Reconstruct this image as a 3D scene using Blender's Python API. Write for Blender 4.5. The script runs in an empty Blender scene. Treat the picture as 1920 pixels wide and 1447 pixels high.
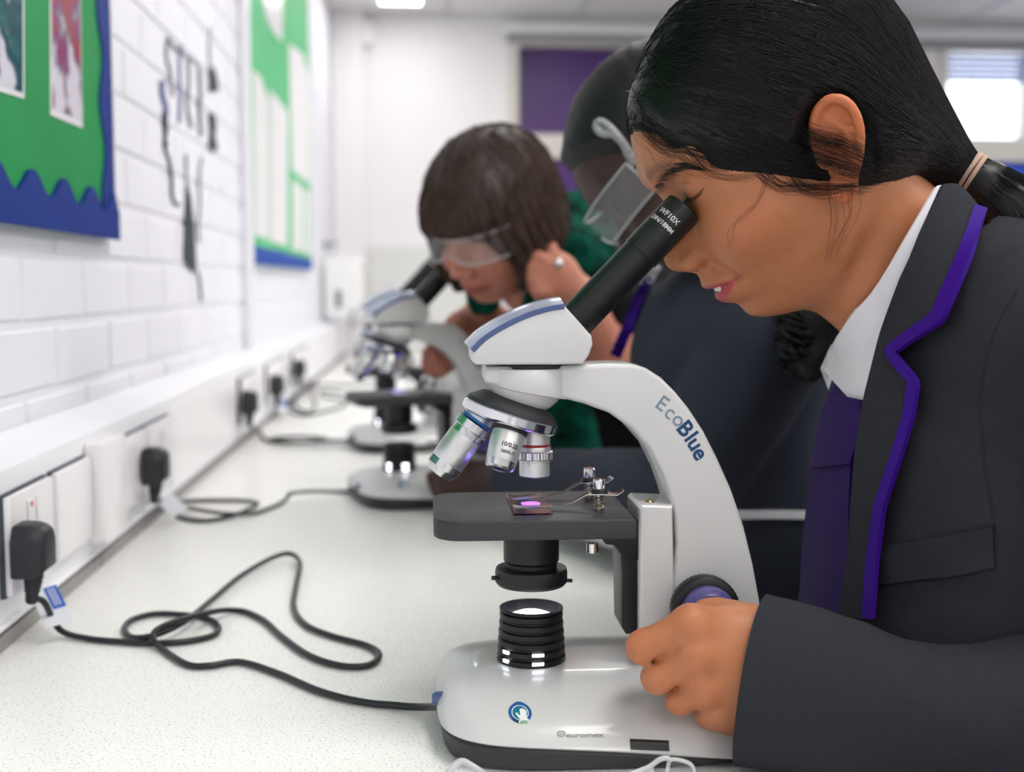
import bpy, bmesh, math, random
import numpy as np
from mathutils import Vector, Matrix
random.seed(7); RNG = np.random.default_rng(11)
scene = bpy.context.scene
COL = scene.collection

# ------------------------------------------------------------------ camera
F_PX = 2250.0; BENCH_Z = 0.90; CAM_Z = BENCH_Z + 0.31
PITCH = math.atan(188.5 / F_PX); YAW = math.atan(160 / F_PX * math.cos(PITCH))
CAM = np.array([0.0, 0.0, CAM_Z])
FW = np.array([math.sin(YAW) * math.cos(PITCH), math.cos(YAW) * math.cos(PITCH), -math.sin(PITCH)])
RT = np.array([math.cos(YAW), -math.sin(YAW), 0.0]); UPV = np.cross(RT, FW)
cam_d = bpy.data.cameras.new('camera'); cam = bpy.data.objects.new('camera', cam_d); COL.objects.link(cam)
cam.location = CAM; cam.rotation_euler = (math.pi / 2 - PITCH, 0, -YAW)
cam_d.sensor_width = 36; cam_d.lens = F_PX / 1920 * 36; cam_d.clip_start = 0.02
cam_d.dof.use_dof = True; cam_d.dof.focus_distance = 0.80; cam_d.dof.aperture_fstop = 4.8
scene.camera = cam

# ------------------------------------------------------------------ world, exposure
world = bpy.data.worlds.new('world'); scene.world = world; world.use_nodes = True
bgn = world.node_tree.nodes['Background']; bgn.inputs[0].default_value = (0.80, 0.88, 1.0, 1); bgn.inputs[1].default_value = 3.0
scene.view_settings.view_transform = 'Standard'; scene.view_settings.look = 'None'
scene.view_settings.gamma = 1; scene.view_settings.use_curve_mapping = False
scene.view_settings.exposure = 0.40
PANEL_W = 9.0        # radiance of the ceiling light panels

# ------------------------------------------------------------------ pixel to world helpers
def ray(u, v):
    return FW + RT * ((u - 960) / F_PX) - UPV * ((v - 723.5) / F_PX)
def P(u, v, Y):
    d = ray(u, v); return CAM + d * (Y / d[1])
def PX(u, v, X):
    d = ray(u, v); return CAM + d * (X / d[0])
def PZ(u, v, Z):
    d = ray(u, v); return CAM + d * ((Z - CAM_Z) / d[2])

# ------------------------------------------------------------------ materials
def s2l(c):
    return tuple((x / 12.92 if x <= .04045 else ((x + .055) / 1.055) ** 2.4) for x in c)
def rgb(r, g, b): return s2l((r / 255, g / 255, b / 255))
MATS = {}
def mat(name, col, rough=.5, metal=0.0, spec=.5, noise=0.0, nscale=20.0, bump=0.0, bscale=200.0, alpha=1.0,
        trans=0.0, ior=1.45, emit=None, estr=0.0, sheen=0.0, coat=0.0, sss=0.0, vcol=None, stretch=None):
    m = bpy.data.materials.new(name); m.use_nodes = True; nt = m.node_tree
    b = nt.nodes['Principled BSDF']; c4 = tuple(col) + (1,)
    b.inputs['Base Color'].default_value = c4; b.inputs['Roughness'].default_value = rough
    b.inputs['Metallic'].default_value = metal; b.inputs['Specular IOR Level'].default_value = spec
    b.inputs['IOR'].default_value = ior; b.inputs['Transmission Weight'].default_value = trans
    b.inputs['Alpha'].default_value = alpha; b.inputs['Coat Weight'].default_value = coat
    b.inputs['Sheen Weight'].default_value = sheen
    if sss:
        b.inputs['Subsurface Weight'].default_value = sss
        b.inputs['Subsurface Radius'].default_value = (1.0, .35, .18); b.inputs['Subsurface Scale'].default_value = .006
    if emit: b.inputs['Emission Color'].default_value = tuple(emit) + (1,); b.inputs['Emission Strength'].default_value = estr
    tc = nt.nodes.new('ShaderNodeTexCoord'); out = tc.outputs['Object']
    if stretch:
        mp = nt.nodes.new('ShaderNodeMapping'); mp.inputs['Scale'].default_value = stretch
        nt.links.new(out, mp.inputs[0]); out = mp.outputs[0]
    base = None
    if vcol:
        va = nt.nodes.new('ShaderNodeVertexColor'); va.layer_name = vcol; base = va.outputs[0]
    if noise:
        n = nt.nodes.new('ShaderNodeTexNoise'); n.inputs['Scale'].default_value = nscale; n.inputs['Detail'].default_value = 4
        nt.links.new(out, n.inputs['Vector'])
        mr = nt.nodes.new('ShaderNodeMapRange'); mr.inputs[1].default_value = .3; mr.inputs[2].default_value = .7
        mr.inputs[3].default_value = 1 - noise; mr.inputs[4].default_value = 1 + noise
        nt.links.new(n.outputs[0], mr.inputs[0])
        mx = nt.nodes.new('ShaderNodeVectorMath'); mx.operation = 'SCALE'
        if base: nt.links.new(base, mx.inputs[0])
        else: mx.inputs[0].default_value = col
        nt.links.new(mr.outputs[0], mx.inputs['Scale']); base = mx.outputs[0]
    if base: nt.links.new(base, b.inputs['Base Color'])
    if bump:
        n2 = nt.nodes.new('ShaderNodeTexNoise'); n2.inputs['Scale'].default_value = bscale; n2.inputs['Detail'].default_value = 3
        nt.links.new(out, n2.inputs['Vector'])
        bp = nt.nodes.new('ShaderNodeBump'); bp.inputs['Strength'].default_value = bump; bp.inputs['Distance'].default_value = .001
        nt.links.new(n2.outputs[0], bp.inputs['Height']); nt.links.new(bp.outputs[0], b.inputs['Normal'])
    MATS[name] = m
    return m

# ------------------------------------------------------------------ object helpers
def link(name, me, m=None, parent=None, smooth=True):
    o = bpy.data.objects.new(name, me); COL.objects.link(o)
    if m is not None: me.materials.append(m)
    if smooth and len(me.polygons): me.polygons.foreach_set('use_smooth', [True] * len(me.polygons))
    if parent is not None: o.parent = parent
    return o
def tag(o, label=None, cat=None, group=None, kind=None):
    if label: o['label'] = label
    if cat: o['category'] = cat
    if group: o['group'] = group
    if kind: o['kind'] = kind
    return o
def empty(name, loc=(0, 0, 0), rz=0.0):
    o = bpy.data.objects.new(name, None); COL.objects.link(o); o.location = loc; o.rotation_euler = (0, 0, rz)
    o.empty_display_size = .02
    return o
def pyd(name, vs, fs):
    me = bpy.data.meshes.new(name); me.from_pydata([tuple(map(float, v)) for v in vs], [], [tuple(map(int, f)) for f in fs]); me.update()
    return me
def autosmooth(me, ang=35):
    bm = bmesh.new(); bm.from_mesh(me); bmesh.ops.recalc_face_normals(bm, faces=bm.faces)
    for f in bm.faces: f.smooth = True
    a = math.radians(ang)
    for e in bm.edges:
        if len(e.link_faces) == 2 and e.calc_face_angle(0) > a: e.smooth = False
    bm.to_mesh(me); bm.free(); return me
def box(lo, hi, bev=0.0, seg=2, name='box'):
    bm = bmesh.new(); bmesh.ops.create_cube(bm, size=1.0)
    lo = np.array(lo, float); hi = np.array(hi, float)
    for v in bm.verts:
        v.co = Vector(((lo + hi) / 2 + np.array(v.co) * (hi - lo)))
    if bev > 0: bmesh.ops.bevel(bm, geom=list(bm.edges), offset=bev, segments=seg, profile=.5, affect='EDGES')
    me = bpy.data.meshes.new(name); bm.to_mesh(me); bm.free(); return autosmooth(me, 40)
def prism(poly, y0, y1, bev=0.0, seg=3, name='prism', plane='xz'):
    """extrude a closed 2-D outline: plane 'xz' along y, 'xy' along z, 'yz' along x"""
    bm = bmesh.new()
    def mk(a, b, c):
        return {'xz': (a, c, b), 'xy': (a, b, c), 'yz': (c, a, b)}[plane]
    n = len(poly)
    A = [bm.verts.new(mk(p[0], p[1], y0)) for p in poly]; B = [bm.verts.new(mk(p[0], p[1], y1)) for p in poly]
    caps = [bm.faces.new(A), bm.faces.new(B[::-1])]
    for i in range(n): bm.faces.new((A[i], B[i], B[(i + 1) % n], A[(i + 1) % n]))
    bmesh.ops.recalc_face_normals(bm, faces=bm.faces)
    if bev > 0:
        es = [e for f in caps for e in f.edges]
        bmesh.ops.bevel(bm, geom=es, offset=bev, segments=seg, profile=.5, affect='EDGES', clamp_overlap=True)
    me = bpy.data.meshes.new(name); bm.to_mesh(me); bm.free(); return autosmooth(me, 30)
def frame_z(d):
    d = np.array(d, float); d /= np.linalg.norm(d)
    a = np.array([0, 1.0, 0]) if abs(d[1]) < .9 else np.array([1.0, 0, 0])
    x = np.cross(a, d); x /= np.linalg.norm(x); y = np.cross(d, x)
    return x, y, d
def lathe(prof, origin=(0, 0, 0), axis=(0, 0, 1), n=48, name='lathe', ribs=0, ribd=0.0, ang=30):
    """prof: list of (radius, height along axis)"""
    x, y, d = frame_z(axis); o = np.array(origin, float); vs = []; fs = []
    for r, h in prof:
        for k in range(n):
            a = 2 * math.pi * k / n
            rr = r
            if ribs: rr = r * (1 - ribd * (k % 2))
            vs.append(o + d * h + (x * math.cos(a) + y * math.sin(a)) * max(rr, 1e-5))
    m = len(prof)
    for i in range(m - 1):
        for k in range(n):
            k2 = (k + 1) % n; fs.append((i * n + k, i * n + k2, (i + 1) * n + k2, (i + 1) * n + k))
    fs.append(tuple(range(n))[::-1]); fs.append(tuple((m - 1) * n + k for k in range(n)))
    return autosmooth(pyd(name, vs, fs), ang)
def catmull(pts, sub=8, closed=False):
    p = np.array(pts, float); n = len(p); out = []
    rng = range(n if closed else n - 1)
    for i in rng:
        p0 = p[(i - 1) % n] if (closed or i > 0) else 2 * p[0] - p[1]; p1 = p[i]; p2 = p[(i + 1) % n]
        p3 = p[(i + 2) % n] if (closed or i + 2 < n) else 2 * p[-1] - p[-2]
        for t in np.linspace(0, 1, sub, endpoint=False):
            out.append(.5 * ((2 * p1) + (-p0 + p2) * t + (2 * p0 - 5 * p1 + 4 * p2 - p3) * t * t + (-p0 + 3 * p1 - 3 * p2 + p3) * t ** 3))
    if not closed: out.append(p[-1])
    return np.array(out)
def tube_vf(path, rad, n=10, close=False):
    path = np.array(path, float); m = len(path); rad = np.broadcast_to(np.array(rad, float), (m,))
    T = np.gradient(path, axis=0)
    if close: T = np.roll(path, -1, 0) - np.roll(path, 1, 0)
    T /= np.linalg.norm(T, axis=1)[:, None] + 1e-12
    x, y, _ = frame_z(T[0]); vs = []; fs = []
    for i in range(m):
        x = x - T[i] * (x @ T[i]); x /= np.linalg.norm(x) + 1e-12; y = np.cross(T[i], x)
        for k in range(n):
            a = 2 * math.pi * k / n; vs.append(path[i] + (x * math.cos(a) + y * math.sin(a)) * rad[i])
    for i in range(m if close else m - 1):
        j = (i + 1) % m
        for k in range(n):
            k2 = (k + 1) % n; fs.append((i * n + k, i * n + k2, j * n + k2, j * n + k))
    if not close:
        fs.append(tuple(range(n))[::-1]); fs.append(tuple((m - 1) * n + k for k in range(n)))
    return vs, fs
def tube(path, rad, n=10, name='tube', close=False):
    vs, fs = tube_vf(path, rad, n, close); return autosmooth(pyd(name, vs, fs), 50)
def merge(meshes, name='merged'):
    """several shapes of ONE part into one mesh"""
    bm = bmesh.new()
    for me in meshes:
        bm.from_mesh(me); bpy.data.meshes.remove(me)
    out = bpy.data.meshes.new(name); bm.to_mesh(out); bm.free(); return autosmooth(out, 35)
def solid_grid(top, bot, name='sheet', closeu=False):
    """thick sheet from two (rows, cols, 3) grids"""
    r, c, _ = top.shape; vs = list(top.reshape(-1, 3)) + list(bot.reshape(-1, 3)); o = r * c; fs = []
    for i in range(r - 1):
        for j in range(c - 1):
            a = i * c + j; fs.append((a, a + 1, a + c + 1, a + c)); fs.append((o + a, o + a + c, o + a + c + 1, o + a + 1))
    for i in range(r - 1):
        a = i * c; fs.append((a, a + c, o + a + c, o + a)); b = i * c + c - 1; fs.append((b, o + b, o + b + c, b + c))
    for j in range(c - 1):
        a = j; fs.append((a, o + a, o + a + 1, a + 1)); b = (r - 1) * c + j; fs.append((b, b + 1, o + b + 1, o + b))
    return autosmooth(pyd(name, vs, fs), 50)
def text_mesh(txt, size, bold=0.0, depth=0.0):
    cu = bpy.data.curves.new('t', 'FONT'); cu.body = txt; cu.size = size; cu.align_x = 'CENTER'; cu.align_y = 'CENTER'
    cu.offset = bold; cu.extrude = depth; cu.resolution_u = 3
    ob = bpy.data.objects.new('t', cu); COL.objects.link(ob)
    dg = bpy.context.evaluated_depsgraph_get(); me = bpy.data.meshes.new_from_object(ob.evaluated_get(dg))
    bpy.data.objects.remove(ob); bpy.data.curves.remove(cu); return me
def map_mesh(me, fn):
    for v in me.vertices: v.co = Vector(fn(v.co.x, v.co.y, v.co.z))
    me.update(); return me
def copy_tree(o, parent=None):
    c = o.copy(); COL.objects.link(c)
    if parent is not None: c.parent = parent
    for ch in [x for x in o.children]: copy_tree(ch, c)
    return c

# ------------------------------------------------------------------ implicit surfaces
def smin(a, b, k):
    h = np.clip(.5 + .5 * (b - a) / k, 0, 1); return b * (1 - h) + a * h - k * h * (1 - h)
def smax(a, b, k): return -smin(-a, -b, k)
def sph(p, c, r): return np.linalg.norm(p - np.asarray(c, p.dtype), axis=1) - r
def ell(p, c, r, R=None):
    q = p - np.asarray(c, p.dtype)
    if R is not None: q = q @ np.asarray(R, p.dtype)
    r = np.asarray(r, p.dtype); k0 = np.sqrt(((q / r) ** 2).sum(1)); k1 = np.sqrt(((q / (r * r)) ** 2).sum(1)) + 1e-9
    return np.where(k0 < .05, k0 * r.min() - r.min(), k0 * (k0 - 1) / k1)
def cap(p, a, b, ra, rb=None):
    if rb is None: rb = ra
    a = np.asarray(a, p.dtype); b = np.asarray(b, p.dtype); ba = b - a; pa = p - a
    h = np.clip(pa @ ba / (ba @ ba), 0, 1); return np.linalg.norm(pa - h[:, None] * ba, axis=1) - (ra + (rb - ra) * h)
def chain(p, pts, rs, k=.004):
    f = None
    for i in range(len(pts) - 1):
        g = cap(p, pts[i], pts[i + 1], rs[i], rs[i + 1]); f = g if f is None else smin(f, g, k)
    return f
def rbox(p, c, h, r, R=None):
    q = p - np.asarray(c, p.dtype)
    if R is not None: q = q @ np.asarray(R, p.dtype)
    q = np.abs(q) - (np.asarray(h, p.dtype) - r)
    return np.linalg.norm(np.maximum(q, 0), axis=1) + np.minimum(q.max(1), 0) - r
def surfnet(f, lo, hi, h, name='body', B=8, slack=1.25):
    lo = np.array(lo, np.float64); hi = np.array(hi, np.float64)
    nb = np.ceil((hi - lo) / (h * B)).astype(int); bs = h * B
    I = np.stack(np.meshgrid(*[np.arange(n) for n in nb], indexing='ij'), -1).reshape(-1, 3)
    cen = (lo + (I + .5) * bs).astype(np.float32); val = np.concatenate([f(c) for c in np.array_split(cen, max(1, len(cen) // 200000))])
    I = I[np.abs(val) < bs * .87 * slack + h]
    loc = np.stack(np.meshgrid(*[np.arange(B + 1)] * 3, indexing='ij'), -1).reshape(-1, 3)
    V = []
    for ch in np.array_split(I, max(1, len(I) // 400)):
        pts = (lo + (ch[:, None, :] * B + loc[None]) * h).reshape(-1, 3).astype(np.float32)
        V.append(f(pts).reshape(len(ch), B + 1, B + 1, B + 1))
    V = np.concatenate(V).astype(np.float32)
    corners = np.array([[i, j, k] for i in (0, 1) for j in (0, 1) for k in (0, 1)])
    S = np.stack([V[:, c[0]:c[0] + B, c[1]:c[1] + B, c[2]:c[2] + B] for c in corners], -1)
    neg = S < 0; mixed = neg.any(-1) & ~neg.all(-1)
    bi, ci, cj, ck = np.nonzero(mixed); s = S[bi, ci, cj, ck]
    cell = I[bi] * B + np.stack([ci, cj, ck], 1)
    acc = np.zeros((len(s), 3)); cnt = np.zeros(len(s))
    for a in range(8):
        for b in range(a + 1, 8):
            d = np.abs(corners[a] - corners[b])
            if d.sum() != 1: continue
            m = (s[:, a] < 0) != (s[:, b] < 0); t = s[:, a] / (s[:, a] - s[:, b] + 1e-20)
            pt = corners[a] + (corners[b] - corners[a]) * t[:, None]
            acc[m] += pt[m]; cnt[m] += 1
    vert = lo + (cell + acc / cnt[:, None]) * h
    N = nb * B + 3
    key = lambda c: (c[:, 0] * N[1] + c[:, 1]) * N[2] + c[:, 2]
    K = key(cell); order = np.argsort(K); Ks = K[order]
    def look(c):
        k = key(c); i = np.clip(np.searchsorted(Ks, k), 0, len(Ks) - 1); ok = Ks[i] == k; return order[i], ok
    faces = []
    for ax in range(3):
        sl0 = [slice(0, B)] * 3; sl1 = list(sl0); sl1[ax] = slice(1, B + 1)
        a = V[(slice(None),) + tuple(sl0)]; b = V[(slice(None),) + tuple(sl1)]
        e = np.nonzero((a < 0) != (b < 0)); g = I[e[0]] * B + np.stack(e[1:], 1); inside = a[e] < 0
        u, w = (ax + 1) % 3, (ax + 2) % 3; eu = np.eye(3, dtype=int)[u]; ew = np.eye(3, dtype=int)[w]
        q = [look(g - eu - ew), look(g - ew), look(g), look(g - eu)]
        ok = q[0][1] & q[1][1] & q[2][1] & q[3][1]
        quad = np.stack([x[0] for x in q], 1); quad[~inside] = quad[~inside][:, ::-1]
        faces.append(quad[ok])
    faces = np.concatenate(faces)
    me = bpy.data.meshes.new(name)
    me.vertices.add(len(vert)); me.vertices.foreach_set('co', vert.astype(np.float32).ravel())
    me.loops.add(len(faces) * 4); me.loops.foreach_set('vertex_index', faces.astype(np.int32).ravel())
    me.polygons.add(len(faces)); me.polygons.foreach_set('loop_start', np.arange(0, len(faces) * 4, 4, dtype=np.int32))
    me.update(calc_edges=True); me.validate()
    return me, vert
def march(f, uv, t0=.3, t1=2.6, off=0.0, it=90):
    """where the camera ray of each pixel first meets the implicit surface"""
    uv = np.asarray(uv, float).reshape(-1, 2)
    d = FW + RT * ((uv[:, :1] - 960) / F_PX) - UPV * ((uv[:, 1:] - 723.5) / F_PX); d /= np.linalg.norm(d, axis=1)[:, None]
    t = np.full(len(uv), t0); best = np.full(len(uv), 9.0); bt = t.copy()
    for _ in range(it):
        v = f((CAM + d * t[:, None]).astype(np.float32)) - off
        bet = np.abs(v) < best; best[bet] = np.abs(v)[bet]; bt[bet] = t[bet]
        t = np.minimum(t + np.clip(v * .7, -.01, .08), t1)
    return CAM + d * bt[:, None]
def grad(f, p, e=8e-4):
    p = p.astype(np.float32); g = np.stack([f(p + np.eye(3, dtype=np.float32)[i] * e) - f(p - np.eye(3, dtype=np.float32)[i] * e) for i in range(3)], 1)
    return g / (np.linalg.norm(g, axis=1)[:, None] + 1e-9)
def setcol(me, cols, name='Col'):
    a = me.color_attributes.new(name, 'FLOAT_COLOR', 'POINT'); c = np.ones((len(me.vertices), 4), np.float32); c[:, :3] = cols
    a.data.foreach_set('color', c.ravel())
def resample(pts, n):
    p = catmull(pts, 12); d = np.concatenate([[0], np.cumsum(np.linalg.norm(np.diff(p, axis=0), axis=1))])
    s = np.linspace(0, d[-1], n); return np.stack([np.interp(s, d, p[:, k]) for k in range(p.shape[1])], 1)
def ruled(f, left, right, rows=40, cols=12, off=.002, thick=.003, name='patch', t0=.3, t1=2.6, linear=False):
    """cloth patch between two pixel curves, laid on the implicit surface f, with real thickness"""
    L = resample(left, rows) if not linear else resample_lin(left, rows); R = resample(right, rows) if not linear else resample_lin(right, rows)
    g = np.stack([L + (R - L) * t for t in np.linspace(0, 1, cols)], 1)
    pts = march(f, g.reshape(-1, 2), t0=t0, t1=t1, off=off); n = grad(f, pts)
    top = (pts + n * thick).reshape(rows, cols, 3); bot = (pts - n * .001).reshape(rows, cols, 3)
    return solid_grid(top, bot, name)
def resample_lin(pts, n):
    p = np.array(pts, float); d = np.concatenate([[0], np.cumsum(np.linalg.norm(np.diff(p, axis=0), axis=1))])
    s = np.linspace(0, d[-1], n); return np.stack([np.interp(s, d, p[:, k]) for k in range(p.shape[1])], 1)
def strands_mesh(paths, r0=.00022, r1=.00008, name='strands'):
    """(n, m, 3) hair paths to thin three-sided tapered hairs in one mesh"""
    n, m, _ = paths.shape
    T = np.gradient(paths, axis=1); T /= np.linalg.norm(T, axis=2)[..., None] + 1e-12
    a = np.array([.3, .5, .81]); X = np.cross(T, a); X /= np.linalg.norm(X, axis=2)[..., None] + 1e-9; Y = np.cross(T, X)
    r = np.linspace(r0, r1, m)[None, :, None]
    ring = np.stack([paths + (X * math.cos(t) + Y * math.sin(t)) * r for t in (0, 2.094, 4.189)], 2)
    vs = ring.reshape(-1, 3); i = np.arange(n)[:, None, None] * m * 3; j = np.arange(m - 1)[None, :, None] * 3; k = np.arange(3)[None, None, :]
    k2 = (k + 1) % 3; q = np.stack(np.broadcast_arrays(i + j + k, i + j + k2, i + j + 3 + k2, i + j + 3 + k), -1).reshape(-1, 4)
    me = bpy.data.meshes.new(name); me.vertices.add(len(vs)); me.vertices.foreach_set('co', vs.astype(np.float32).ravel())
    me.loops.add(len(q) * 4); me.loops.foreach_set('vertex_index', q.astype(np.int32).ravel())
    me.polygons.add(len(q)); me.polygons.foreach_set('loop_start', np.arange(0, len(q) * 4, 4, dtype=np.int32))
    me.update(calc_edges=True); return me
# ------------------------------------------------------------------ colours of the place
m_wall = mat('wall_paint', rgb(236, 236, 244), .55, noise=.015, nscale=6, bump=.25, bscale=90)
m_wall2 = mat('back_wall_paint', rgb(238, 236, 238), .6, noise=.01, nscale=4)
m_ceil = mat('ceiling_tile', rgb(232, 230, 228), .8, noise=.02, nscale=40, bump=.2, bscale=300)
m_grid = mat('ceiling_grid', rgb(205, 205, 208), .5)
m_floor = mat('vinyl_floor', rgb(120, 124, 135), .4, noise=.05, nscale=30)
m_trunk = mat('trunking_pvc', rgb(240, 240, 246), .3)
m_plate = mat('socket_plastic', rgb(242, 240, 243), .3)
m_upst = mat('upstand_grey', rgb(150, 148, 146), .5, noise=.06, nscale=60)
m_light = mat('light_diffuser', (1, 1, 1), .5, emit=(1, .97, .93), estr=PANEL_W)
m_metal = mat('brushed_metal', rgb(190, 192, 196), .3, 1.0)
m_chrome = mat('chrome', rgb(225, 226, 230), .12, 1.0)
m_black = mat('black_plastic', rgb(22, 23, 26), .45)
m_frame = mat('window_frame', rgb(214, 210, 203), .45)
m_shadowg = mat('shadow_line_grey', rgb(150, 150, 152), .5)
m_purple = mat('purple_panel', rgb(72, 28, 110), .35, noise=.1, nscale=3)
m_blue = mat('blue_panel', rgb(30, 80, 205), .5)
m_glass = mat('window_glass', (1, 1, 1), .02, trans=1.0, ior=1.02)
m_slat = mat('blind_slat', rgb(150, 160, 215), .5)
m_cabinet = mat('bench_front', rgb(205, 205, 208), .5)

def bench_mat():
    m = mat('speckled_worktop', rgb(248, 248, 245), .35); nt = m.node_tree; b = nt.nodes['Principled BSDF']
    tc = nt.nodes.new('ShaderNodeTexCoord'); n = nt.nodes.new('ShaderNodeTexNoise'); n.inputs['Scale'].default_value = 520; n.inputs['Detail'].default_value = 2
    nt.links.new(tc.outputs['Object'], n.inputs['Vector'])
    cr = nt.nodes.new('ShaderNodeValToRGB'); cr.color_ramp.elements[0].position = .30; cr.color_ramp.elements[1].position = .42
    cr.color_ramp.elements[0].color = rgb(186, 182, 176) + (1,); cr.color_ramp.elements[1].color = rgb(249, 249, 246) + (1,)
    nt.links.new(n.outputs[0], cr.inputs[0]); nt.links.new(cr.outputs[0], b.inputs['Base Color']); return m
m_bench = bench_mat()

X_WALL = -.42; X_TR = -.365; Y_BACK = 5.6; Z_CEIL = 2.44; X_R = 4.2; Y_F = -2.6
def struct(name, me, m, parent=None, smooth=True):
    o = link(name, me, m, parent, smooth); 
    if parent is None: o['kind'] = 'structure'
    return o
struct('floor', box((X_WALL - .1, Y_F - .1, -.06), (X_R + .1, Y_BACK + .3, 0)), m_floor)
wl = struct('wall_left', box((X_WALL - .12, Y_F - .1, 0), (X_WALL - .0035, Y_BACK, Z_CEIL)), m_wall)
struct('wall_right', box((X_R, Y_F - .1, 0), (X_R + .1, Y_BACK, Z_CEIL)), m_wall2)
struct('wall_front', box((X_WALL - .1, Y_F - .1, 0), (X_R, Y_F, Z_CEIL)), m_wall2)
# brick faces of the left wall, each brick its own piece
def brick_mesh(w):
    c = .0022; d = .0026; h = .065; vs = [(0, 0, 0), (0, w, 0), (0, w, h), (0, 0, h), (d, c, c), (d, w - c, c), (d, w - c, h - c), (d, c, h - c)]
    me = pyd('brick', vs, [(4, 5, 6, 7), (0, 1, 5, 4), (1, 2, 6, 5), (2, 3, 7, 6), (3, 0, 4, 7)]); me.materials.append(m_wall); return me
bm_full = brick_mesh(.215)
course0 = 1.21 - .037 - .075 * 2
for ci in range(0, 20):
    z = course0 + ci * .075
    for bi in range(0, 18):
        y = .62 + bi * .225 + (.1125 if ci % 2 else 0)
        if y < .95 or y > 4.5: continue
        if z > CAM_Z + .245 * y + .14 or z + .065 > Z_CEIL: continue
        o = bpy.data.objects.new('brick', bm_full); COL.objects.link(o); o.parent = wl
        o.location = (X_WALL - .0034 + random.uniform(0, .0006), y + random.uniform(-.001, .001), z + random.uniform(-.0008, .0008))
# back wall with two high window openings
def zb(v): return P(800, v, Y_BACK)[2]
def xb(u): return P(u, 300, Y_BACK)[0]
W1 = (xb(952), xb(1728)); W2 = (xb(1752), xb(2100)); WZ = (zb(285), zb(62))
def backpiece(x0, x1, z0, z1): return box((x0, Y_BACK, z0), (x1, Y_BACK + .2, z1))
struct('wall_back', merge([backpiece(X_WALL - .1, X_R + .1, 0, WZ[0]), backpiece(X_WALL - .1, X_R + .1, WZ[1], Z_CEIL),
       backpiece(X_WALL - .1, W1[0], WZ[0], WZ[1]), backpiece(W1[1], W2[0], WZ[0], WZ[1]), backpiece(W2[1], X_R + .1, WZ[0], WZ[1])], 'wall_back'), m_wall2)
def window(name, x0, x1, z0, z1, mull):
    fr = .05
    parts = [box((x0, Y_BACK - .02, z0), (x0 + fr, Y_BACK + .1, z1), .004), box((x1 - fr, Y_BACK - .02, z0), (x1, Y_BACK + .1, z1), .004),
             box((x0, Y_BACK - .022, z0), (x1, Y_BACK + .1, z0 + .085), .004), box((x0, Y_BACK - .022, z1 - .05), (x1, Y_BACK + .1, z1), .004)]
    for x in mull: parts.append(box((x - .02, Y_BACK - .01, z0 + .08), (x + .02, Y_BACK + .09, z1 - .04), .003))
    w = struct(name, merge(parts, name), m_frame)
    xs = [x0 + fr] + list(mull) + [x1 - fr]
    for a, b in zip(xs[:-1], xs[1:]):
        link('window_pane', box((a, Y_BACK + .04, z0 + .08), (b, Y_BACK + .046, z1 - .045)), m_glass, w)
    link('window_sill', box((x0 - .03, Y_BACK - .07, z0 - .03), (x1 + .03, Y_BACK, z0), .004), m_frame, w)
    return w
w1 = window('window_1', W1[0], W1[1], WZ[0], WZ[1] , [xb(1225), xb(1480)])
link('purple_blind', box((W1[0] + .05, Y_BACK + .055, WZ[0] + .08), (W1[1] - .05, Y_BACK + .065, WZ[1] - .045)), m_purple, w1)
w2 = window('window_2', W2[0], W2[1], WZ[0], WZ[1], [xb(1925)])
for k in range(5):
    z = zb(92) - k * .026
    link('blind_slat', box((W2[0] + .055, Y_BACK + .008, z - .0105), (W2[1] - .055, Y_BACK + .024, z + .0095), 0), m_slat, w2)
link('blind_head_rail', box((W1[0] - .02, Y_BACK - .06, zb(62)), (W2[1] + .02, Y_BACK - .02, zb(46)), .004), m_wall2, w1)
link('shadow_line', box((W1[0], Y_BACK - .03, zb(80)), (W2[1], Y_BACK - .022, zb(63)), 0), m_shadowg, w1)  # grey strip put in for the shadow line below the head rail
bp = link('display_panel', box((W1[0] + .02, Y_BACK - .012, 1.2), (W1[1], Y_BACK - .001, WZ[0] - .031)), m_purple); tag(bp, 'purple display panel on the wall below the window', 'panel')
bp = link('display_panel', box((W2[0] - .05, Y_BACK - .012, 1.3), (W2[1] + .1, Y_BACK - .001, WZ[0] - .031)), m_blue); tag(bp, 'bright blue display panel below the daylight window', 'panel')
tr1 = struct('trim_1', box((X_WALL, Y_BACK - .06, BENCH_Z + .16), (xb(685), Y_BACK, Z_CEIL)), m_wall2)
# ceiling: tiles in view as pieces, plain board elsewhere
ce = struct('ceiling', box((X_WALL - .1, Y_F - .1, Z_CEIL + .02), (X_R + .1, Y_BACK + .2, Z_CEIL + .08)), m_ceil)
tile = box((0, 0, 0), (.585, .585, .018), .003, 1, 'ceiling_tile'); tile.materials.append(m_ceil)
for ix in range(8):
    for iy in range(3):
        o = bpy.data.objects.new('ceiling_tile', tile); COL.objects.link(o); o.parent = ce
        o.location = (X_WALL + .007 + ix * .6 - .18 + .1, Y_BACK - .6 - iy * .6, Z_CEIL + .001)
link('ceiling_board', box((X_WALL, Y_F, Z_CEIL), (X_R, Y_BACK - 1.815, Z_CEIL + .019)), m_ceil, ce)
grid_parts = [box((X_WALL, Y_BACK - .612 - .6 * k, Z_CEIL - .003), (X_R, Y_BACK - .602 - .6 * k, Z_CEIL + .01)) for k in range(3)]
grid_parts += [box((X_WALL + .007 + i * .6 - .18 + .1 - .012, Y_BACK - 1.8, Z_CEIL - .003), (X_WALL + .007 + i * .6 - .18 + .1 - .002, Y_BACK, Z_CEIL + .01)) for i in range(1, 8)]
link('ceiling_grid', merge(grid_parts, 'ceiling_grid'), m_grid, ce)
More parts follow.
